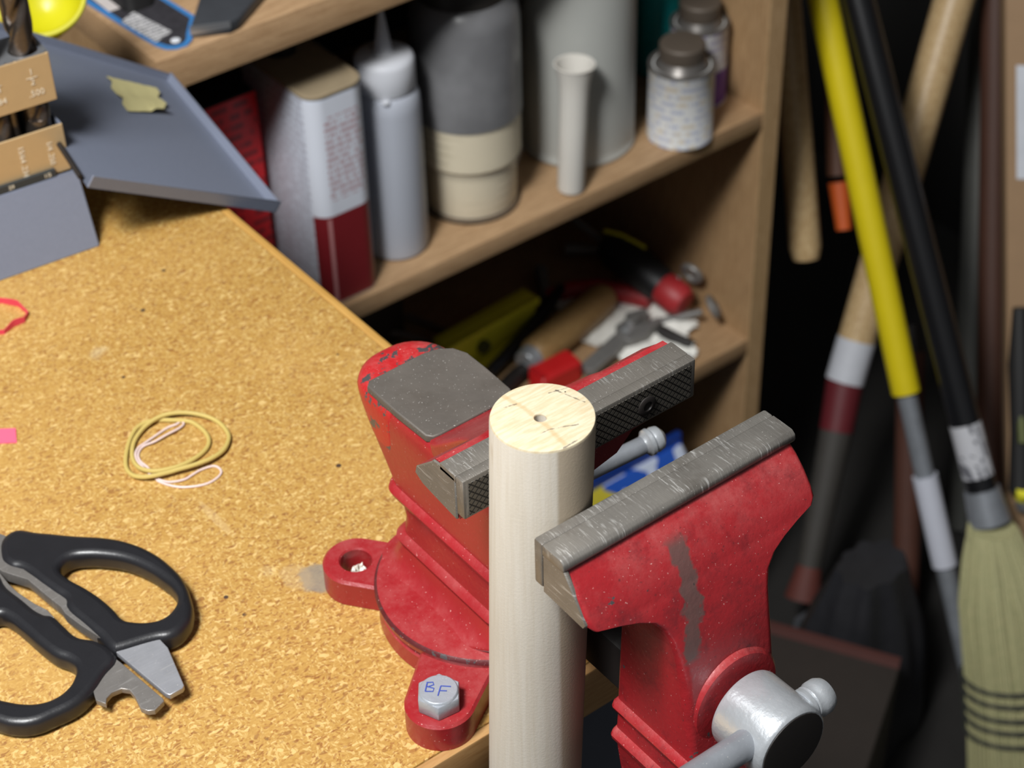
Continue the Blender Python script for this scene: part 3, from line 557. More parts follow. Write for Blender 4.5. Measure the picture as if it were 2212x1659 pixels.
drill(HO[1][0], 18.2+1.6+7.6, 7.1, 21, 180, 'twist drill cut by the left picture edge, beside the thickest one')
for i, (u, r) in enumerate(((-8.5, 2.2), (-26, 2.6), (-48, 3))):
    t = thing('twist_drill', ('slim twist drill seen in the gap at the right end of the gold plates', 'slim twist drill seen in the gap below the two thick drills', 'slim twist drill at the left picture edge between the gold plates')[i], 'drill bit', D(u, 30, 21), 'twist drills standing in the case')
    MB().cyl(D(u, 27, 21), D(u, 27, 108), r, n=12).build('shank', M_DRILL, t)
M_TXT = plain('white_print', srgb(226, 214, 190), .6)
fu = Vector((0, 0, 1)); fn = tuple(ex.cross(fu).normalized())
def panel_text(s_, size, u, h, v, rot=False):
    p_ = D(u, v-.35, h)
    return text('size_marking', s_, size, p_, tuple(ex) if not rot else tuple(-Vector(fu)), tuple(fu) if not rot else tuple(ex), M_TXT, case)
for s_, size, u, h in (('1', 5.2, -14, 108.5), ('2', 5.2, -14, 102.5), ('.500', 5.2, -13, 95.5), ('31', 4.6, -34, 109.5), ('64', 4.6, -34, 103.5), ('.484', 5.0, -34, 96.5)): panel_text(s_, size, u, h, 18)
text('size_marking', '\u2014', 6, D(-14, 17.65, 105.5), tuple(ex), tuple(fu), M_TXT, case); text('size_marking', '\u2014', 6, D(-34, 17.65, 106.5), tuple(ex), tuple(fu), M_TXT, case)
for s_, u in (('1/4 .250', -12), ('15/64 .234', -28)): panel_text(s_, 4.6, u, 57, 18, True)
for s_, u in (('1/2', -9), ('29', -30)): text('size_marking', s_, 3.4, D(u-8, 15.2, 45.4), tuple(ex), (0, 0, 1), M_TXT, case)
# open lid: shallow tray hinged at the right end of the case, resting on the bench edge
P1, P2, P3, P4 = Vector((27.8, 433, -137.5)), Vector((141.0, 434, -204.2)), Vector((158, 587, -192)), Vector((46, 588, -112))
nl = (P2-P1).cross(P4-P1).normalized()
def LQ(s_, t_, h=0): return tuple((P1*(1-s_)+P2*s_)*(1-t_)+(P4*(1-s_)+P3*s_)*t_+nl*h)
N = 12; b = MB()
grid = [[b.b.verts.new(W(LQ(i/N, j/N, 0))) for j in range(N+1)] for i in range(N+1)]; g2 = [[b.b.verts.new(W(LQ(i/N, j/N, -1.2))) for j in range(N+1)] for i in range(N+1)]
for i in range(N):
    for j in range(N):
        b.b.faces.new((grid[i][j], grid[i+1][j], grid[i+1][j+1], grid[i][j+1])); b.b.faces.new((g2[i][j], g2[i][j+1], g2[i+1][j+1], g2[i+1][j]))
lid = b.build('lid', M_GREYP, case)
def flange(a, c, w_in, h):
    a, c = Vector(a), Vector(c); w_in = Vector(w_in).normalized()*1.3
    return MB().rings([[tuple(a), tuple(c), tuple(c+w_in), tuple(a+w_in)], [tuple(a+nl*h), tuple(c+nl*h), tuple(c+nl*h+w_in), tuple(a+nl*h+w_in)]]).bevel(.3, 1).build('lid_flange', M_GREYP, lid)
flange(LQ(0, 0, -1.2), LQ(1, 0, -1.2), P4-P1, 8); flange(LQ(1, 0, -1.2), LQ(1, 1, -1.2), P1-P2, 7); flange(LQ(0, 1, -1.2), LQ(1, 1, -1.2), P1-P4, 6)
MB().cyl(LQ(-.02, .04, 1), LQ(-.02, .9, 1), 1.5, n=10).build('hinge', M_DARK, lid)
# masking tape scrap on the lid
b = MB(); nu, nv = 14, 6; T = []
for i in range(nu+1):
    row = []
    for j in range(nv+1):
        a_, c_ = i/nu, j/nv; rag = (.012*math.sin(j*2.1) if i in (0, nu) else 0)
        s_ = (.548*(1-a_)+.829*a_)*(1-c_)+(.527*(1-a_)+.788*a_)*c_+rag; t_ = (.831*(1-a_)+.841*a_)*(1-c_)+(.583*(1-a_)+.65*a_)*c_
        row.append(LQ(s_, t_, 2.0+.9*math.sin(j*1.9+i*.05)+(2.4 if j == nv and i > nu*.6 else 0)+random.uniform(-.2, .2)))
    T.append(row)
vv = [[b.b.verts.new(W(p)) for p in r] for r in T]; v2 = [[b.b.verts.new(W(tuple(Vector(p)-nl*.3))) for p in r] for r in T]
for i in range(nu):
    for j in range(nv):
        b.b.faces.new((vv[i][j], vv[i+1][j], vv[i+1][j+1], vv[i][j+1])); b.b.faces.new((v2[i][j], v2[i][j+1], v2[i+1][j+1], v2[i+1][j]))
tag(b.build('masking_tape', plain('masking_tape', srgb(206, 196, 142), .6, 0, .06), origin=LQ(.67, .78, 1)), 'crumpled scrap of cream masking tape stuck on the open grey lid', 'tape')
# yellow funnel behind the case
fa = Vector((-.30, -.52, .80)).normalized(); fo = Vector((103, 633, -132))
fun = thing('plastic_cup', 'bright yellow plastic cup on a short foot behind the drill case', 'cup', tuple(fo-fa*44))
M_YEL = plain('yellow_plastic', srgb(184, 178, 16), .4, 0, .05)
MB().lathe([(9, -46), (9.5, -30), (14, -24), (24, -12), (26.6, 0), (27.4, 1.2), (26.6, 2.2), (25.2, 1.2), (22.5, -11), (13, -21), (1, -24)], fo, fa, 48).build('bowl', M_YEL, fun)
MB().lathe([(25.4, 0), (28.6, .2), (29.2, 1.4), (28.6, 2.8), (26.4, 2.8), (25.4, 1.6)], fo, fa, 48, cap=False).build('rim', M_YEL, fun)

# ================================================================== TOP BOARD OF THE SHELF
card = thing('blister_card', 'clear blister pack on a blue edged card at the shelf top corner', 'package', (190, 700, ZT))
CP = [(182.5, 745), (187.5, 684), (190, 664), (193, 656), (199, 651.5), (207, 651), (213, 655), (217, 662), (231, 680), (228, 720), (224, 790), (181.5, 790)]
MB().prism(CP, ZT+.2, ZT+1.4).build('backing_card', plain('blue_card', srgb(60, 122, 182), .4), card)
MB().prism([(186.5, 745), (191, 685), (193.5, 665), (196, 658.5), (200, 655), (206, 654.6), (210, 658), (213.5, 664), (226.5, 681), (224, 720), (220, 788), (185.5, 788)], ZT+1.4, ZT+1.9).build('card_print', plain('dark_card_print', srgb(52, 50, 54), .5, 0, .5, 160), card)
MB().prism([(191.4, 666), (207, 672), (200.5, 713), (187, 706)], ZT+1.9, ZT+2.3).build('barcode_label', m_print('barcode_print', srgb(196, 194, 194), srgb(60, 60, 70), 0, 1, .004, .5, 600), card)
MB().lathe([(3.4, 0), (3.2, .4), (.3, .5)], (203, 660, ZT+1.9), n=20).build('hang_seal', M_WHITE, card)
MB().rings([rrect(196, 219, 712, 775, 6, ZT+1.5), rrect(197, 218, 714, 773, 6, ZT+12), rrect(200, 215, 718, 769, 5, ZT+15)]).build('packed_tool', M_BLACKM, card)
MB().box(187.6, 200, 724, 786, ZT+1.9, ZT+2.2).build('white_print_block', plain('white_print_block', srgb(196, 188, 184), .5), card)
blk = thing('black_pouch', 'flat black case with a silver edge lying on the shelf top', 'pouch', (245, 690, ZT))
BQ = [(214, 658), (238, 646), (246, 647.5), (300, 684), (310, 720), (262, 716)]
MB().prism(BQ, ZT+.2, ZT+9).bevel(1.5).build('body', plain('charcoal_vinyl', srgb(58, 60, 64), .42, 0, .2), blk)
MB().rings([[(213.4, 657.6, ZT+3), (238.2, 645.3, ZT+5), (238.8, 646.5, ZT+5), (214.0, 658.8, ZT+5)], [(213.4, 657.6, ZT+9.4), (238.2, 645.3, ZT+9.4), (238.8, 646.5, ZT+9.4), (214.0, 658.8, ZT+9.4)]]).build('metal_edge', M_ALU, blk)

# ================================================================== MIDDLE SHELF
can = thing('solvent_can', 'white and maroon rectangular metal solvent can on the middle shelf', 'can', (321, 703, ZM))
x0, x1, y0, y1 = 296, 346, 652, 757
M_CANW = m_print('can_white_print', srgb(206, 212, 224), srgb(120, 108, 120), 1, 2, .0062, .45, 300, None, .35, amt=.45)
MB().rings([rrect(x0, x1, y0, y1, 13, z, 7) for z in (ZM+.5, ZM+2, -297, -295)]).build('body', M_CANW, can, sharp=50)
def front_strip(name, za, zb, mat, ua=-1, ub=1, lift=.25):
    P = [p for p in rrect(x0-lift, x1+lift, y0-lift, y1+lift, 13+lift, 0, 14) if p[1] < y0+11]; P.sort(key=lambda p: p[0]); P = [p for p in P if x0+(x1-x0)*(ua+1)/2-.5 <= p[0] <= x0+(x1-x0)*(ub+1)/2+.5]
    b_ = MB(); b_.rings([[(x, y, za) for x, y, _ in P], [(x, y, zb) for x, y, _ in P]], cap=False, close=False); return b_.build(name, mat, can)
M_CANF = m_print('can_front_print', srgb(212, 216, 226), srgb(160, 84, 84), 0, 2, .0052, .5, 330, (-.014, .019, .095, .168), .35, amt=.65)
front_strip('front_label', -398, -297, M_CANF)
front_strip('maroon_band', ZM+1, -398, plain('maroon_print', srgb(120, 30, 36), .4, 0, .06))
front_strip('label_line', ZM+2, -400, plain('pale_line', srgb(176, 120, 120), .5), -.70, -.60, .4)
MB().rings([rrect(x0+.3, x1-.3, y0+.3, y1-.3, 13, -296, 7), rrect(x0-.8, x1+.8, y0-.8, y1+.8, 13.6, -294.5, 7), rrect(x0-.8, x1+.8, y0-.8, y1+.8, 13.6, -292.5, 7), rrect(x0+1, x1-1, y0+1, y1-1, 12.5, -292, 7), rrect(x0+1.6, x1-1.6, y0+1.6, y1-1.6, 12, -293.6, 7)]).build('top', plain('dusty_tinplate', srgb(150, 134, 108), .6, .1, .2), can)
MB().rings([rrect(x0-.5, x1+.5, y0-.5, y1+.5, 13.3, z, 7) for z in (ZM+.3, ZM+2)]).build('base_rim', M_ALU, can)
MB().lathe([(12, -294.5), (12, -282), (10, -280), (1, -280)], (321, 728, 0), n=28).build('cap', M_BLACKM, can)
rb = thing('red_box', 'bright red box with black print behind the solvent can', 'box', (259, 757, ZM))
MB().box(228, 289, 715, 800, ZM+.2, -310).bevel(1).build('carton', m_print('red_carton_print', srgb(220, 20, 28), srgb(90, 8, 14), 0, 2, .009, .5, 160, None, .4, amt=.7), rb)
MB().box(229, 288, 716, 799, -310, -309).build('top_shade', M_BLACKM, rb)  # black sheet standing in for the shadow over the box
# squeeze bottle
def plastic(name, col, rough=.4, trans=.0, alpha=1.0, ior=1.3):
    t = NT(name); f = t.noise(20, 2); c = t.mix(f, tuple(x*.95 for x in col), col); m_ = t.out(c, rough)
    t.b.inputs['Transmission Weight'].default_value = trans; t.b.inputs['IOR'].default_value = ior; t.b.inputs['Alpha'].default_value = alpha
    t.b.inputs['Subsurface Weight'].default_value = .25; t.b.inputs['Subsurface Radius'].default_value = (.01, .01, .01); t.b.inputs['Subsurface Scale'].default_value = .3
    return m_
M_HDPE = plastic('translucent_white_plastic', srgb(176, 180, 190)); M_HDPEW = plastic('white_nozzle_plastic', srgb(206, 208, 214))
sq = thing('squeeze_bottle', 'translucent white squeeze bottle with a pointed nozzle cap', 'bottle', (387, 690, ZM))
bc = (387, 689)
MB().lathe([(22, ZM+.3), (25, ZM+2), (26, ZM+7), (26, -347), (25.4, -338), (22.6, -332), (19, -329)], (bc[0], bc[1], 0), n=44).build('body', M_HDPE, sq)
cp = MB().lathe([(22.8, -331), (23.4, -330), (23.4, -308), (22.4, -305), (20, -303), (9, -301.5), (6.8, -299), (2.4, -268), (1.6, -267)], (bc[0], bc[1], 0), n=44).build('nozzle_cap', M_HDPEW, sq)
MB().lathe([(3, -332.5), (3, -331), (1, -330.6)], (bc[0]-14, bc[1]-20, 0), n=12).build('moulding_nub', M_HDPEW, sq)
# tall jar with cream contents
M_CLEAR = plastic('dusty_clear_plastic', srgb(150, 150, 150), .35, .55, 1, 1.15)
def m_jarclear(nm, al, col):
    t = NT(nm); c = t.mix(t.step(t.noise(16, 3), .35, .7), tuple(x*.8 for x in col), tuple(x*1.15 for x in col)); m_ = t.out(c, .3); t.b.inputs['Alpha'].default_value = al; return m_
jar = thing('storage_jar', 'smoky clear jar half filled with cream powder on the middle shelf', 'jar', (473, 705, ZM)); jc = (474, 705)
MB().lathe([(38, ZM+.3), (40, ZM+2), (40, -437), (39.4, -435), (43.4, -434), (44.4, -431), (44.4, -391), (43, -391), (43, -430), (38.6, -434), (38.6, ZM+3.5), (1, ZM+3)], (jc[0], jc[1], 0), n=56).build('lower_wall', m_jarclear('clear_jar_plastic', .12, srgb(190, 186, 176)), jar)
MB().lathe([(44.4, -391), (44.4, -306), (42.6, -296), (37, -288), (34, -286), (34, -283), (32.6, -283), (32.6, -287), (41, -298), (43, -308), (43, -391)], (jc[0], jc[1], 0), n=56, cap=False).build('upper_wall', m_jarclear('dusty_jar_plastic', .82, srgb(128, 128, 130)), jar)
def m_cream():
    t = NT('cream_powder'); x = t.sep(); g = t.math('SINE', t.math('MULTIPLY', x[2], 780)); c = t.mix(t.math('MULTIPLY', t.step(g, .2, .9), t.step(t.noise(20, 2), .45, .6)), srgb(236, 224, 196), srgb(212, 200, 170)); return t.out(c, .8)
MB().lathe([(37.6, ZM+3.6), (38.2, ZM+5), (38.2, -434.8), (42.6, -429.5), (42.6, -392), (40, -391), (1, -390)], (jc[0], jc[1], 0), n=48).build('contents', m_cream(), jar)
MB().lathe([(40.4, ZM+.2), (41.2, ZM+.2), (41.2, ZM+2.4), (40.4, ZM+2.4)], (jc[0], jc[1], 0), n=48, cap=False).build('base_ring', M_DARK, jar)
MB().lathe([(35.4, -291), (36, -290), (36, -272), (35, -270), (1, -270)], (jc[0], jc[1], 0), n=48).build('lid', plain('dark_jar_lid', srgb(54, 50, 46), .5), jar)
# frosted cylinder
M_FROST = plastic('frosted_grey_plastic', srgb(176, 177, 172), .5)
cy = thing('plastic_cylinder', 'tall frosted grey plastic cylinder with a moulded foot', 'container', (600, 717, ZM)); cc = (600, 719)
MB().lathe([(47, ZM+.3), (49.5, ZM+1.2), (49.8, ZM+4), (48.6, ZM+6), (49, ZM+12), (49.5, -258), (48, -256), (47.4, -258), (46.8, ZM+14), (45, ZM+8), (1, ZM+8)], (cc[0], cc[1], 0), n=60).build('wall', M_FROST, cy)
tb = thing('flared_tube', 'narrow white plastic tube with a flared top leaning before the cylinder', 'tube', (546, 655, ZM))
ta = (544, 659, ZM+1.3); tb2 = (551, 662, -362); ax = Vector(tb2)-Vector(ta); ln = ax.length
MB().lathe([(9.4, 0), (11, 1), (11.6, 4), (11.8, ln*.55), (12, ln*.75), (13, ln*.87), (15.6, ln*.97), (16.6, ln), (15.4, ln), (12.2, ln*.87), (10.8, ln*.6), (10.4, 4), (1, 3)], ta, ax, 32).build('barrel', plastic('milky_tube_plastic', srgb(208, 204, 196)), tb)
MB().lathe([(16.4, ln-.8), (17.2, ln-.2), (16.6, ln+.4), (15.6, ln)], ta, ax, 32, cap=False).build('lip', plastic('milky_lip_plastic', srgb(214, 208, 198)), tb)
def cement_can(cx, cyy, R, h, capr, label, ink, ink2, extra):
    t = thing('cement_can', label, 'can', (cx, cyy, ZM)); zt = ZM+h
    mb_ = MB().lathe([(R, ZM+.3), (R+.6, ZM+.8), (R+.6, ZM+2), (R, ZM+3), (R, zt-3), (R+.6, zt-2), (R+.6, zt-.4), (R-1, zt)], (cx, cyy, 0), n=48).build('body', m_print('can_label_'+extra, srgb(206, 206, 204), ink, 'ang', 2, .0072, .5, 170, None, .4, ink2, R/1000, .45), t)
    MB().lathe([(R+.2, zt-1.5), (R+.9, zt-.6), (R+.6, zt+1), (R-2.4, zt+1.4), (R-4, zt-.6), (R*.72, zt+5), (R*.66, zt+8), (R*.64, zt+8)], (cx, cyy, 0), n=48).build('shoulder', plain('grey_tinplate_'+extra, srgb(112, 108, 104), .35, .6, .15), t)
    MB().lathe([(capr, zt+6), (capr+.4, zt+7), (capr+.4, zt+19), (capr-1, zt+20.6), (capr-3, zt+21), (1, zt+21)], (cx, cyy, 0), n=36).build('cap', plain('dusty_cap_'+extra, srgb(86, 76, 66), .6, .2, .15), t)
    return t
cement_can(673, 668, 28.5, 70, 19.5, 'small white pipe cement can with gold lettering and a grey cap', srgb(176, 146, 84), srgb(110, 124, 170), 'gold')
c2 = cement_can(725, 704, 25.5, 76, 18, 'small white and purple primer can behind the cement can', srgb(120, 90, 170), srgb(90, 60, 150), 'purple')
MB().lathe([(25.8, ZM+3), (25.8, ZM+36)], (725, 704, 0), n=48, cap=False).build('purple_band', plain('purple_print', srgb(92, 44, 140), .4), c2)
tl_ = thing('teal_bottle', 'teal plastic bottle standing in the shadow behind the small cans', 'bottle', (729, 762, ZM))
M_TEAL = plain('teal_plastic', srgb(30, 150, 152), .4)
MB().lathe([(19, ZM+.3), (21, ZM+3), (21, -300), (18, -290), (9, -284)], (729, 762, 0), n=36).build('body', M_TEAL, tl_)
MB().lathe([(10, -285), (10, -262), (8, -260), (1, -260)], (729, 762, 0), n=24).build('cap', M_BLACKM, tl_)

# ================================================================== LOWER SHELF TOOLS
z = ZL
M_YEL2 = plain('yellow_green_plastic', srgb(224, 216, 56), .42, 0, .08)
yt = thing('yellow_level', 'yellow plastic spirit level lying on the lower shelf', 'level', (562, 795, z)); yr = math.radians(4)
MB().box(487, 602, 782, 800, z+.3, z+44, yr, (545, 790)).bevel(2).build('body', M_YEL2, yt)
MB().box(487, 602, 772, 783, z+.3, z+8, yr, (545, 790)).bevel(1.5).build('lower_flange', M_YEL2, yt)
MB().box(487, 602, 776, 783, z+36, z+44, yr, (545, 790)).bevel(1).build('upper_flange', M_YEL2, yt)
MB().cyl((533, 776, z+20), (533, 789, z+20), 7, n=20).build('vial_eye', plain('dark_vial', srgb(74, 78, 40), .3), yt)
wh = thing('wood_chisel', 'thick tan wooden chisel handle with a metal ferrule', 'chisel', (610, 752, z))
a, c = (560, 738, z+19), (676, 768, z+19); d_ = Vector(c)-Vector(a)
M_TAN = m_wood('tan_handle_wood', srgb(168, 136, 88), srgb(148, 114, 70), (20, 60, 60), .5, srgb(110, 80, 46), .4)
MB().lathe([(14, 0), (16.4, 3), (17, 12), (17.6, d_.length*.5), (16.6, d_.length-10), (14, d_.length-2), (6, d_.length)], a, d_, 32).build('grip', M_TAN, wh)
MB().lathe([(11, -12), (12, -11), (13.4, 0), (14, 1)], a, d_, 28).build('ferrule', M_ZINC, wh)
rk = thing('red_block', 'small bright red plastic wedge on the lower shelf edge', 'wedge', (566, 712, z))
MB().rings([rrect(543, 590, 700, 724, 3, z+.3), rrect(543, 590, 700, 724, 3, z+20), rrect(545, 588, 704, 722, 3, z+24)]).build('body', plain('red_plastic', srgb(190, 28, 30), .45), rk)
MB().box(543, 548, 702, 722, z+24, z+25.5).build('rib', plain('red_plastic_rib', srgb(176, 24, 28), .45), rk)
wr = thing('adjustable_wrench', 'grey steel adjustable wrench lying before the wooden handle', 'wrench', (630, 710, z))
M_WR = m_steel('old_wrench_steel', (122, 120, 117), .45, None, .3, .4, (200, 200, 200))
outline('shank', [(588, 693), (596, 688), (640, 700), (652, 704), (652, 720), (640, 718), (592, 704)], [], z+8, z+17, 1.5, M_WR, wr, 3, False)
outline('fixed_jaw', [(646, 700), (664, 697), (690, 704), (694, 710), (676, 712), (668, 716), (664, 728), (652, 726), (644, 716)], [], z+6, z+19, 1.5, M_WR, wr, 3, False)
outline('sliding_jaw', [(664, 728), (668, 720), (690, 722), (694, 730), (674, 736)], [], z+7, z+18, 1.5, M_WR, wr, 3, False)
MB().cyl((652, 712, z+18.5), (662, 716, z+18.5), 4.5, n=16).build('thumb_screw', M_ZINC, wr)
# crumpled white cloth
b = MB(); n = 34; V_ = []
def inside(u, v):
    a_ = math.atan2(v-.5, u-.5); r_ = math.hypot(u-.5, v-.5); return r_ < .45+.09*math.sin(3*a_+.6)+.05*math.sin(7*a_)
for i in range(n+1):
    V_.append([])
    for j in range(n+1):
        u, v = i/n, j/n; x = 612+140*u; y = 654+155*v; h = 3+7*noise.noise(Vector((u*5, v*5, 1)))+5*noise.noise(Vector((u*11, v*9, 4)))+16*max(0, u-.75)*3*max(0, .8-abs(v-.45)*2)
        V_[-1].append(b.b.verts.new(W((min(x, 748), max(y, 655), z+max(.6, h+1)))))
for i in range(n):
    for j in range(n):
        if inside((i+.5)/n, (j+.5)/n): b.b.faces.new((V_[i][j], V_[i+1][j], V_[i+1][j+1], V_[i][j+1]))
for v in [v for v in b.b.verts if not v.link_faces]: b.b.verts.remove(v)
g_ = bmesh.ops.extrude_face_region(b.b, geom=list(b.b.faces))
for v in [e for e in g_['geom'] if isinstance(e, bmesh.types.BMVert)]: v.co.z += .0012
tag(b.build('white_cloth', plain('white_rag', srgb(232, 230, 222), .8, 0, .06), origin=(680, 730, z)), 'crumpled white rag under the tools on the lower shelf', 'rag')
M_REDG = plain('red_grip', srgb(160, 38, 42), .5); M_BLKG = plain('black_rubber_grip', srgb(26, 26, 28), .5)
pl = thing('pliers', 'pliers with red plastic grips lying under the fat black handle', 'pliers', (690, 790, z))
MB().tube([(634, 811, z+13), (660, 803, z+13), (682, 787, z+13), (698, 763, z+13), (708, 740, z+13)], [6, 9, 10.5, 10.5, 8], 16).build('grip', M_REDG, pl)
MB().tube([(726, 838, z+12), (738, 815, z+14), (741, 786, z+16), (741, 752, z+18), (740, 730, z+18)], [6, 8, 8.5, 8, 6], 16).build('grip', M_REDG, pl)
MB().tube([(656, 848, z+13), (634, 811, z+13)], [7, 5], 12).build('jaw', M_WR, pl); MB().tube([(700, 862, z+12), (726, 838, z+12)], [7, 5], 12).build('jaw', M_WR, pl)
bh = thing('screwdriver', 'fat black tool handle with a yellow stripe and red end', 'screwdriver', (715, 750, z))
a = Vector((705, 806, z+48)); c = Vector((719, 702, z+26)); d_ = c-a; l_ = d_.length
MB().lathe([(9, 0), (15, 4), (19, 16), (20, l_*.4), (18, l_*.68), (16, l_*.74)], a, d_, 28).build('grip', M_BLKG, bh)
MB().lathe([(15.6, l_*.72), (17, l_*.76), (17, l_*.93), (13, l_), (3, l_+1)], a, d_, 28).build('end_cap', M_REDG, bh)
MB().tube([tuple(a+d_*.02+Vector((0, 3, 14))), tuple(a+d_*.2+Vector((4, 3, 19.5))), tuple(a+d_*.42+Vector((11, 2, 17.5)))], 2.2, 8).build('stripe', M_YEL2, bh)
MB().cyl(tuple(a-d_*.8), tuple(a), 4, n=12).build('shaft', M_WR, bh)
for i, (p, lab, axv) in enumerate((((736, 712, z+49), 'steel ring leaning high against the shelf side panel', (.95, .2, .3)), ((737, 681, z+26), 'steel ring of an eye bolt near the front of the side panel', (.75, -.5, .5)))):
    t = thing('eye_bolt', lab, 'eye bolt', (p[0], p[1], z), 'eye bolts on the lower shelf'); A = Vector(axv).normalized(); U_ = A.orthogonal().normalized(); V2 = A.cross(U_)
    MB().tube([tuple(Vector(p)+(U_*math.cos(q)+V2*math.sin(q))*9.5) for q in (2*math.pi*k/24 for k in range(24))], 3.2, 10, closed=True).build('ring', M_WR, t)
    MB().cyl(tuple(Vector(p)+Vector((-8, 7, -6))), tuple(Vector(p)+Vector((-36, 34, -20))), 3.4, n=12).build('shank', M_WR, t)
hx = thing('steel_nut', 'bluish steel nut at the very front edge of the lower shelf', 'nut', (677, 655, z))
b = MB(); O = [(677+9*math.cos(q), 656+9*math.sin(q)) for q in (math.pi*k/3 for k in range(6))]; I = [(677+4.5*math.cos(q), 656+4.5*math.sin(q)) for q in (math.pi*k/3 for k in range(6))]
b.rings([[(x, y, z+.2) for x, y in O], [(x, y, z+9) for x, y in O], [(x, y, z+9) for x, y in I], [(x, y, z+.2) for x, y in I], [(x, y, z+.2) for x, y in O]], cap=False).build('nut_body', M_ZINC, hx)
tag(MB().tube([(700, 668, z+6), (694, 682, z+7), (690, 700, z+8), (682, 716, z+8)], [5, 6, 6, 4], 12).build('dark_chisel', M_DARK, origin=(692, 690, z)), 'dark iron chisel at the front of the lower shelf', 'chisel')
tag(MB().tube([(520, 752, z+12), (560, 765, z+16), (610, 785, z+20), (650, 806, z+18)], [6, 6.5, 6.5, 5], 14).build('black_bar', M_BLACK, origin=(585, 775, z)), 'black rubber-covered bar between the level and the wooden handle', 'pry bar')
tag(MB().tube([(500, 722, z+9), (540, 735, z+10), (590, 742, z+10)], [8, 8, 6], 14).build('socket_handle', M_DARK, origin=(545, 735, z)), 'dark socket wrench handle behind the red wedge', 'wrench')
tag(MB().tube([(430, 905, z+5), (470, 880, z+10), (492, 850, z+12), (505, 822, z+12), (512, 800, z+8), (530, 835, z+6), (515, 880, z+5)], 3, 10).build('grey_cable', plain('grey_cable', srgb(124, 116, 112), .5), origin=(480, 850, z)), 'curled grey cable at the dark left end of the lower shelf', 'cable')
# dark boxes at the back of the lower shelf
tag(MB().rings([rrect(392, 500, 860, 970, 4, z+.3), rrect(392, 500, 860, 970, 4, z+95)]).build('dark_toolbox', plain('dark_brown_box', srgb(46, 38, 32), .6), origin=(446, 915, z)), 'dark brown box at the back left of the lower shelf', 'box')
# blue printed packet in the bottom bay
pk = thing('blue_packet', 'blue packet with yellow and white print in the bottom of the shelf', 'packet', (620, 712, FZ+77))
def m_packet():
    t = NT('blue_packet_print'); v_ = t.voro(38); c = t.mix(t.step(t.sep(v_.outputs['Color'])[0], .7, .72), srgb(40, 88, 186), srgb(206, 190, 60)); c = t.mix(t.step(t.sep(v_.outputs['Color'])[1], .78, .8), c, srgb(206, 216, 236)); return t.out(c, .4)
MB().rings([rrect(540, 706, 660, 702, 8, FZ+77.4), rrect(540, 706, 658, 704, 12, FZ+200), rrect(542, 704, 662, 700, 10, FZ+262), rrect(546, 700, 676, 688, 4, FZ+280)]).build('bag', m_packet(), pk)
MB().box(546, 700, 679, 685, FZ+280, FZ+292).build('sealed_top', plain('blue_seal', srgb(34, 70, 160), .4), pk)

# ================================================================== TOOLS LEANING AT THE RIGHT
def shaft(name, mat, parent, P, r, n=20): return MB().tube(P, r, n).build(name, mat, parent)
yp = thing('yellow_pole', 'yellow pole with a white label leaning beside the shelf', 'pole', (835, 352, FZ))
A = (892, 723, -434); B = (858, 533, -784); C_ = (845, 431, -977); T_ = lerp(B, A, 1.8)
shaft('sleeve', plain('yellow_pole_paint', srgb(206, 186, 20), .42, 0, .05), yp, [B, A, T_], 14)
shaft('steel_tube', M_ZINC2, yp, [lerp(C_, B, -.83), C_, lerp(B, A, .02)], 9.8)
Lb = lerp(B, C_, .40); Lc = lerp(B, C_, .84); dn = (Vector(Lc)-Vector(Lb))
MB().tube([Lb, Lc], 12.6, 20).build('label', plain('white_paper_label', srgb(188, 190, 200), .5, 0, .05), yp)
br = thing('corn_broom', 'corn straw broom with a black handle leaning at the right', 'broom', (825, 290, FZ))
BT = Vector((861, 417, -864)); BA = Vector((912, 704, -421)); bd = (BA-BT)
shaft('handle', plain('glossy_black_handle', srgb(20, 20, 22), .3), br, [tuple(BT), tuple(BT+bd), tuple(BT+bd*1.7)], 15)
MB().tube([tuple(BT+bd*.075), tuple(BT+bd*.175)], 15.4, 20).build('barcode_label', m_print('broom_barcode', srgb(186, 186, 190), srgb(70, 70, 78), 2, 0, .006, .5, 90), br)
MB().tube([tuple(BT-bd*.015), tuple(BT+bd*.05)], [20.5, 17.5], 24).build('ferrule', M_ZINC2, br)
M_STRAW = m_wood('broom_straw', srgb(192, 182, 138), srgb(146, 150, 108), (160, 160, 4), .7, srgb(104, 104, 66), .7)
BR = [(Vector((858, 408, -870)), 21, 20), (Vector((853, 388, -908)), 34, 26), (Vector((849, 371, -940)), 43, 28), (Vector((842, 342, -1006)), 46, 28), (Vector((835, 318, -1060)), 50, 28), (Vector((829, 298, -1104)), 54, 28), (Vector((824, 283, FZ+2)), 56, 28)]
ra = RT.copy(); rb_ = Vector((.55, .83, 0))
b = MB(); nn = 48
b.rings([[tuple(c+ra*(a_*.94*math.cos(q))+rb_*(t_*.94*math.sin(q))) for q in (2*math.pi*k/nn for k in range(nn))] for c, a_, t_ in BR])
head = b.build('straw_core', M_STRAW, br)
b = MB()
for k in range(260):
    q = random.uniform(0, 2*math.pi); jit = random.uniform(.92, 1.05); P = []
    for (c, a_, t_) in BR: P.append(tuple(c+ra*(a_*jit*math.cos(q))+rb_*(t_*jit*math.sin(q))+Vector((random.uniform(-.6, .6), random.uniform(-.6, .6), 0))))
    b.tube(P, random.uniform(.9, 1.5), 5)
tag(b.build('straws', M_STRAW, br), kind='stuff')
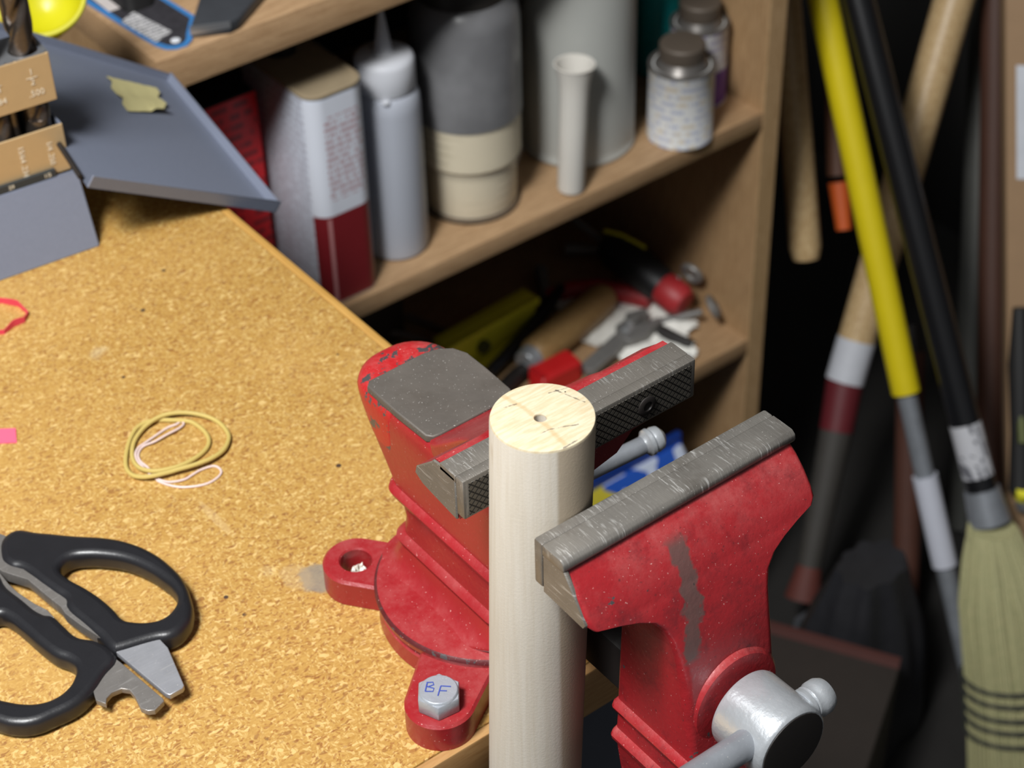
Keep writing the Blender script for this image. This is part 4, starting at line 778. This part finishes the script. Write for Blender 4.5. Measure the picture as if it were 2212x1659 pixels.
for k, zz in enumerate((-996, -1008, -1022, -1034, -1048)):
    t_ = (zz+940)/(-1104+940); f_ = t_*3; i_ = min(2, int(f_)); SEG = [BR[2], BR[3], BR[4], BR[5]]; u_ = f_-i_; c = SEG[i_][0].lerp(SEG[i_+1][0], u_); a_ = SEG[i_][1]*(1-u_)+SEG[i_+1][1]*u_
    MB().tube([tuple(c+ra*(a_*1.09*math.cos(q))+rb_*(31.6*math.sin(q))+Vector((0, 0, 7*math.cos(q)))) for q in (2*math.pi*k2/40 for k2 in range(40))], 2.3, 6, closed=True).build('stitching', plain('dark_stitching_%d' % k, srgb(40, 42, 36), .7), br)
MB().tube([tuple(BR[0][0]+ra*(24*math.cos(q))+rb_*(22*math.sin(q))+Vector((0, 0, -12))) for q in (2*math.pi*k2/32 for k2 in range(32))], 1.4, 6, closed=True).build('neck_wire', M_DARK, br)
sh = thing('long_handled_shovel', 'long tan wooden handle with white tape and maroon collar leaning behind the poles', 'shovel', (807, 596, FZ))
A = (1115, 741, -506); B = (914, 657, -858); C_ = (807, 590, -1050); M_ASH = m_wood('ash_handle', srgb(196, 170, 128), srgb(170, 140, 98), (50, 50, 8), .4, srgb(120, 92, 60), .35)
shaft('handle', M_ASH, sh, [lerp(A, B, -.8), A, lerp(A, B, .94)], [21, 20.5, 19.5])
shaft('tape_wrap', plain('white_tape', srgb(186, 188, 194), .5), sh, [lerp(A, B, .93), lerp(A, B, 1.04)], 20.4)
shaft('collar', plain('maroon_collar', srgb(92, 28, 34), .5), sh, [lerp(A, B, 1.035), lerp(B, C_, .30)], [19.6, 18])
shaft('socket', plain('grey_iron_socket', srgb(60, 57, 53), .65, .1), sh, [lerp(B, C_, .29), lerp(B, C_, .95)], [17.5, 13])
shaft('rusty_end', plain('rusty_red_iron', srgb(86, 40, 32), .7), sh, [lerp(B, C_, .94), lerp(B, C_, 1.1)], [13, 20])
MB().rings([rrect(762, 830, 556, 562, 2, -1060), rrect(748, 846, 548, 556, 3, -1090), rrect(756, 838, 540, 546, 2, FZ+1)]).build('blade', plain('dull_spade_steel', srgb(84, 86, 90), .45, .4), sh)
hm = thing('hanging_mallet', 'pale wooden mallet handle hanging head up beside the shelf panel', 'mallet', (858, 672, -700))
A = (903, 785, -430); B = (855, 676, -703)
shaft('handle', M_ASH, hm, [A, lerp(A, B, .55), lerp(A, B, .96), B], [14, 15.5, 16, 13])
MB().tube([lerp(A, B, -.05), (904, 776, -385)], 34, 24).build('head', M_DARK, hm)
MB().box(772.5, 930, 770, 782, -384, -372).build('hook_rail', M_OAKE, hm)
og = thing('orange_tipped_file', 'brown handled file with an orange tip hanging in the shadow', 'file', (930, 700, -705))
shaft('handle', plain('brown_handle', srgb(86, 54, 36), .6), og, [(985, 790, -540), (940, 722, -665)], [9, 11])
shaft('tip', plain('orange_plastic', srgb(190, 84, 30), .5), og, [(936, 716, -668), (924, 692, -708)], [11, 8])
bp = thing('brown_pole', 'dark reddish brown wooden pole near the tall carton', 'pole', (1010, 510, FZ))
shaft('shaft', plain('dark_red_brown_wood', srgb(70, 42, 30), .6), bp, [(1320, 944, -82), (1177, 746, -534), (990, 486, FZ+2)], 15)
shaft('hanging_cap', M_BLACKM, bp, [(1320, 944, -82), (1326, 953, -62)], 16)
gp = thing('grey_pole', 'dull grey metal pole standing behind the brown pole', 'pole', (1080, 600, FZ))
shaft('shaft', plain('dull_grey_metal', srgb(84, 84, 80), .5, .3), gp, [(1330, 917, -300), (1243, 809, -582), (1070, 595, FZ+2)], 17)
shaft('cap', M_BLACKM, gp, [(1330, 917, -300), (1338, 927, -274)], 18)
rp = thing('rusty_bar', 'rusty red-brown iron bar standing in the dark corner', 'bar', (875, 502, FZ))
shaft('shaft', plain('rust_brown_iron', srgb(72, 40, 28), .7), rp, [(975, 628, -850), (876, 503, FZ+2)], [15, 14]); shaft('tip', M_DARK, rp, [(975, 628, -850), (984, 639, -826)], [15, 8])
ct = thing('tall_carton', 'tall brown cardboard carton with a white label at the right edge', 'carton', (1120, 440, FZ))
CA, CB = Vector((1105, 655, 0)), Vector((935, 428, 0))
M_CARD = plain('brown_cardboard', srgb(140, 112, 82), .75, 0, .08)
b = MB(); cx0 = Vector((1060, 640)); cd = Vector((.72, -.69)); cn = Vector((.69, .72))
def CP2(u, v, zz): p = cx0+cd*u+cn*v; return (p.x, p.y, zz)
# carton leans with its near edge along the line of the picture's right margin
def lean(zz): return (zz+462)/(-461)*Vector((-140, -208))
b.rings([[(q[0]+lean(zz).x, q[1]+lean(zz).y, zz) for q in (CP2(-2, 0, zz), CP2(190, 0, zz), CP2(190, 70, zz), CP2(-2, 70, zz))] for zz in (FZ+2, -200)])
b.bevel(2).build('carton_body', M_CARD, ct)
b = MB(); b.rings([[(q[0]+lean(zz).x, q[1]+lean(zz).y, zz) for q in (CP2(8, -1, zz), CP2(110, -1, zz), CP2(110, -.1, zz), CP2(8, -.1, zz))] for zz in (-620, -525)]); b.build('shipping_label', plain('white_shipping_label', srgb(190, 192, 198), .5), ct)
clp = thing('black_clamp', 'black clamp with yellow pads hanging on the carton edge', 'clamp', (1000, 500, -900))
b = MB(); P_ = [(CP2(9, -20, zz)[0]+lean(zz).x, CP2(9, -20, zz)[1]+lean(zz).y, zz) for zz in (-720, -770, -830, -880)]; b.tube(P_, [7, 12, 10, 12], 12).build('bar', M_BLACKM, clp)
MB().tube([tuple(Vector(P_[1])+Vector((-8, -10, -20))), tuple(Vector(P_[2])+Vector((-8, -10, 0)))], 4, 10).build('green_rod', plain('olive_rod', srgb(86, 92, 40), .5), clp)
MB().tube([tuple(Vector(P_[3])+Vector((-6, -8, 8))), tuple(Vector(P_[3])+Vector((-4, -6, -2)))], 7, 12).build('yellow_pad', M_YEL2, clp); MB().tube([tuple(Vector(P_[3])+Vector((0, -6, -6))), tuple(Vector(P_[3])+Vector((4, -4, -20)))], 8, 12).build('steel_foot', M_ZINC, clp)
# dark sack and carton on the floor
b = MB(); n = 40; R_ = []
for k in range(15):
    t_ = k/14; zz = FZ+1+230*t_; rad = 1-.55*t_**2.2; ring = []
    for j in range(n):
        q = 2*math.pi*j/n; f_ = 1+.13*noise.noise(Vector((math.cos(q)*2.2, math.sin(q)*2.2, t_*2.4)))+.09*math.sin(9*q+4*t_)*t_
        ring.append((762+78*rad*f_*math.cos(q), 470+62*rad*f_*math.sin(q), zz))
    R_.append(ring)
b.rings(R_); tag(b.build('black_sack', plain('black_plastic_sack', srgb(36, 36, 39), .45, 0, .3), origin=(762, 470, FZ), sharp=60), 'crumpled dark grey plastic sack on the floor under the leaning tools', 'sack')
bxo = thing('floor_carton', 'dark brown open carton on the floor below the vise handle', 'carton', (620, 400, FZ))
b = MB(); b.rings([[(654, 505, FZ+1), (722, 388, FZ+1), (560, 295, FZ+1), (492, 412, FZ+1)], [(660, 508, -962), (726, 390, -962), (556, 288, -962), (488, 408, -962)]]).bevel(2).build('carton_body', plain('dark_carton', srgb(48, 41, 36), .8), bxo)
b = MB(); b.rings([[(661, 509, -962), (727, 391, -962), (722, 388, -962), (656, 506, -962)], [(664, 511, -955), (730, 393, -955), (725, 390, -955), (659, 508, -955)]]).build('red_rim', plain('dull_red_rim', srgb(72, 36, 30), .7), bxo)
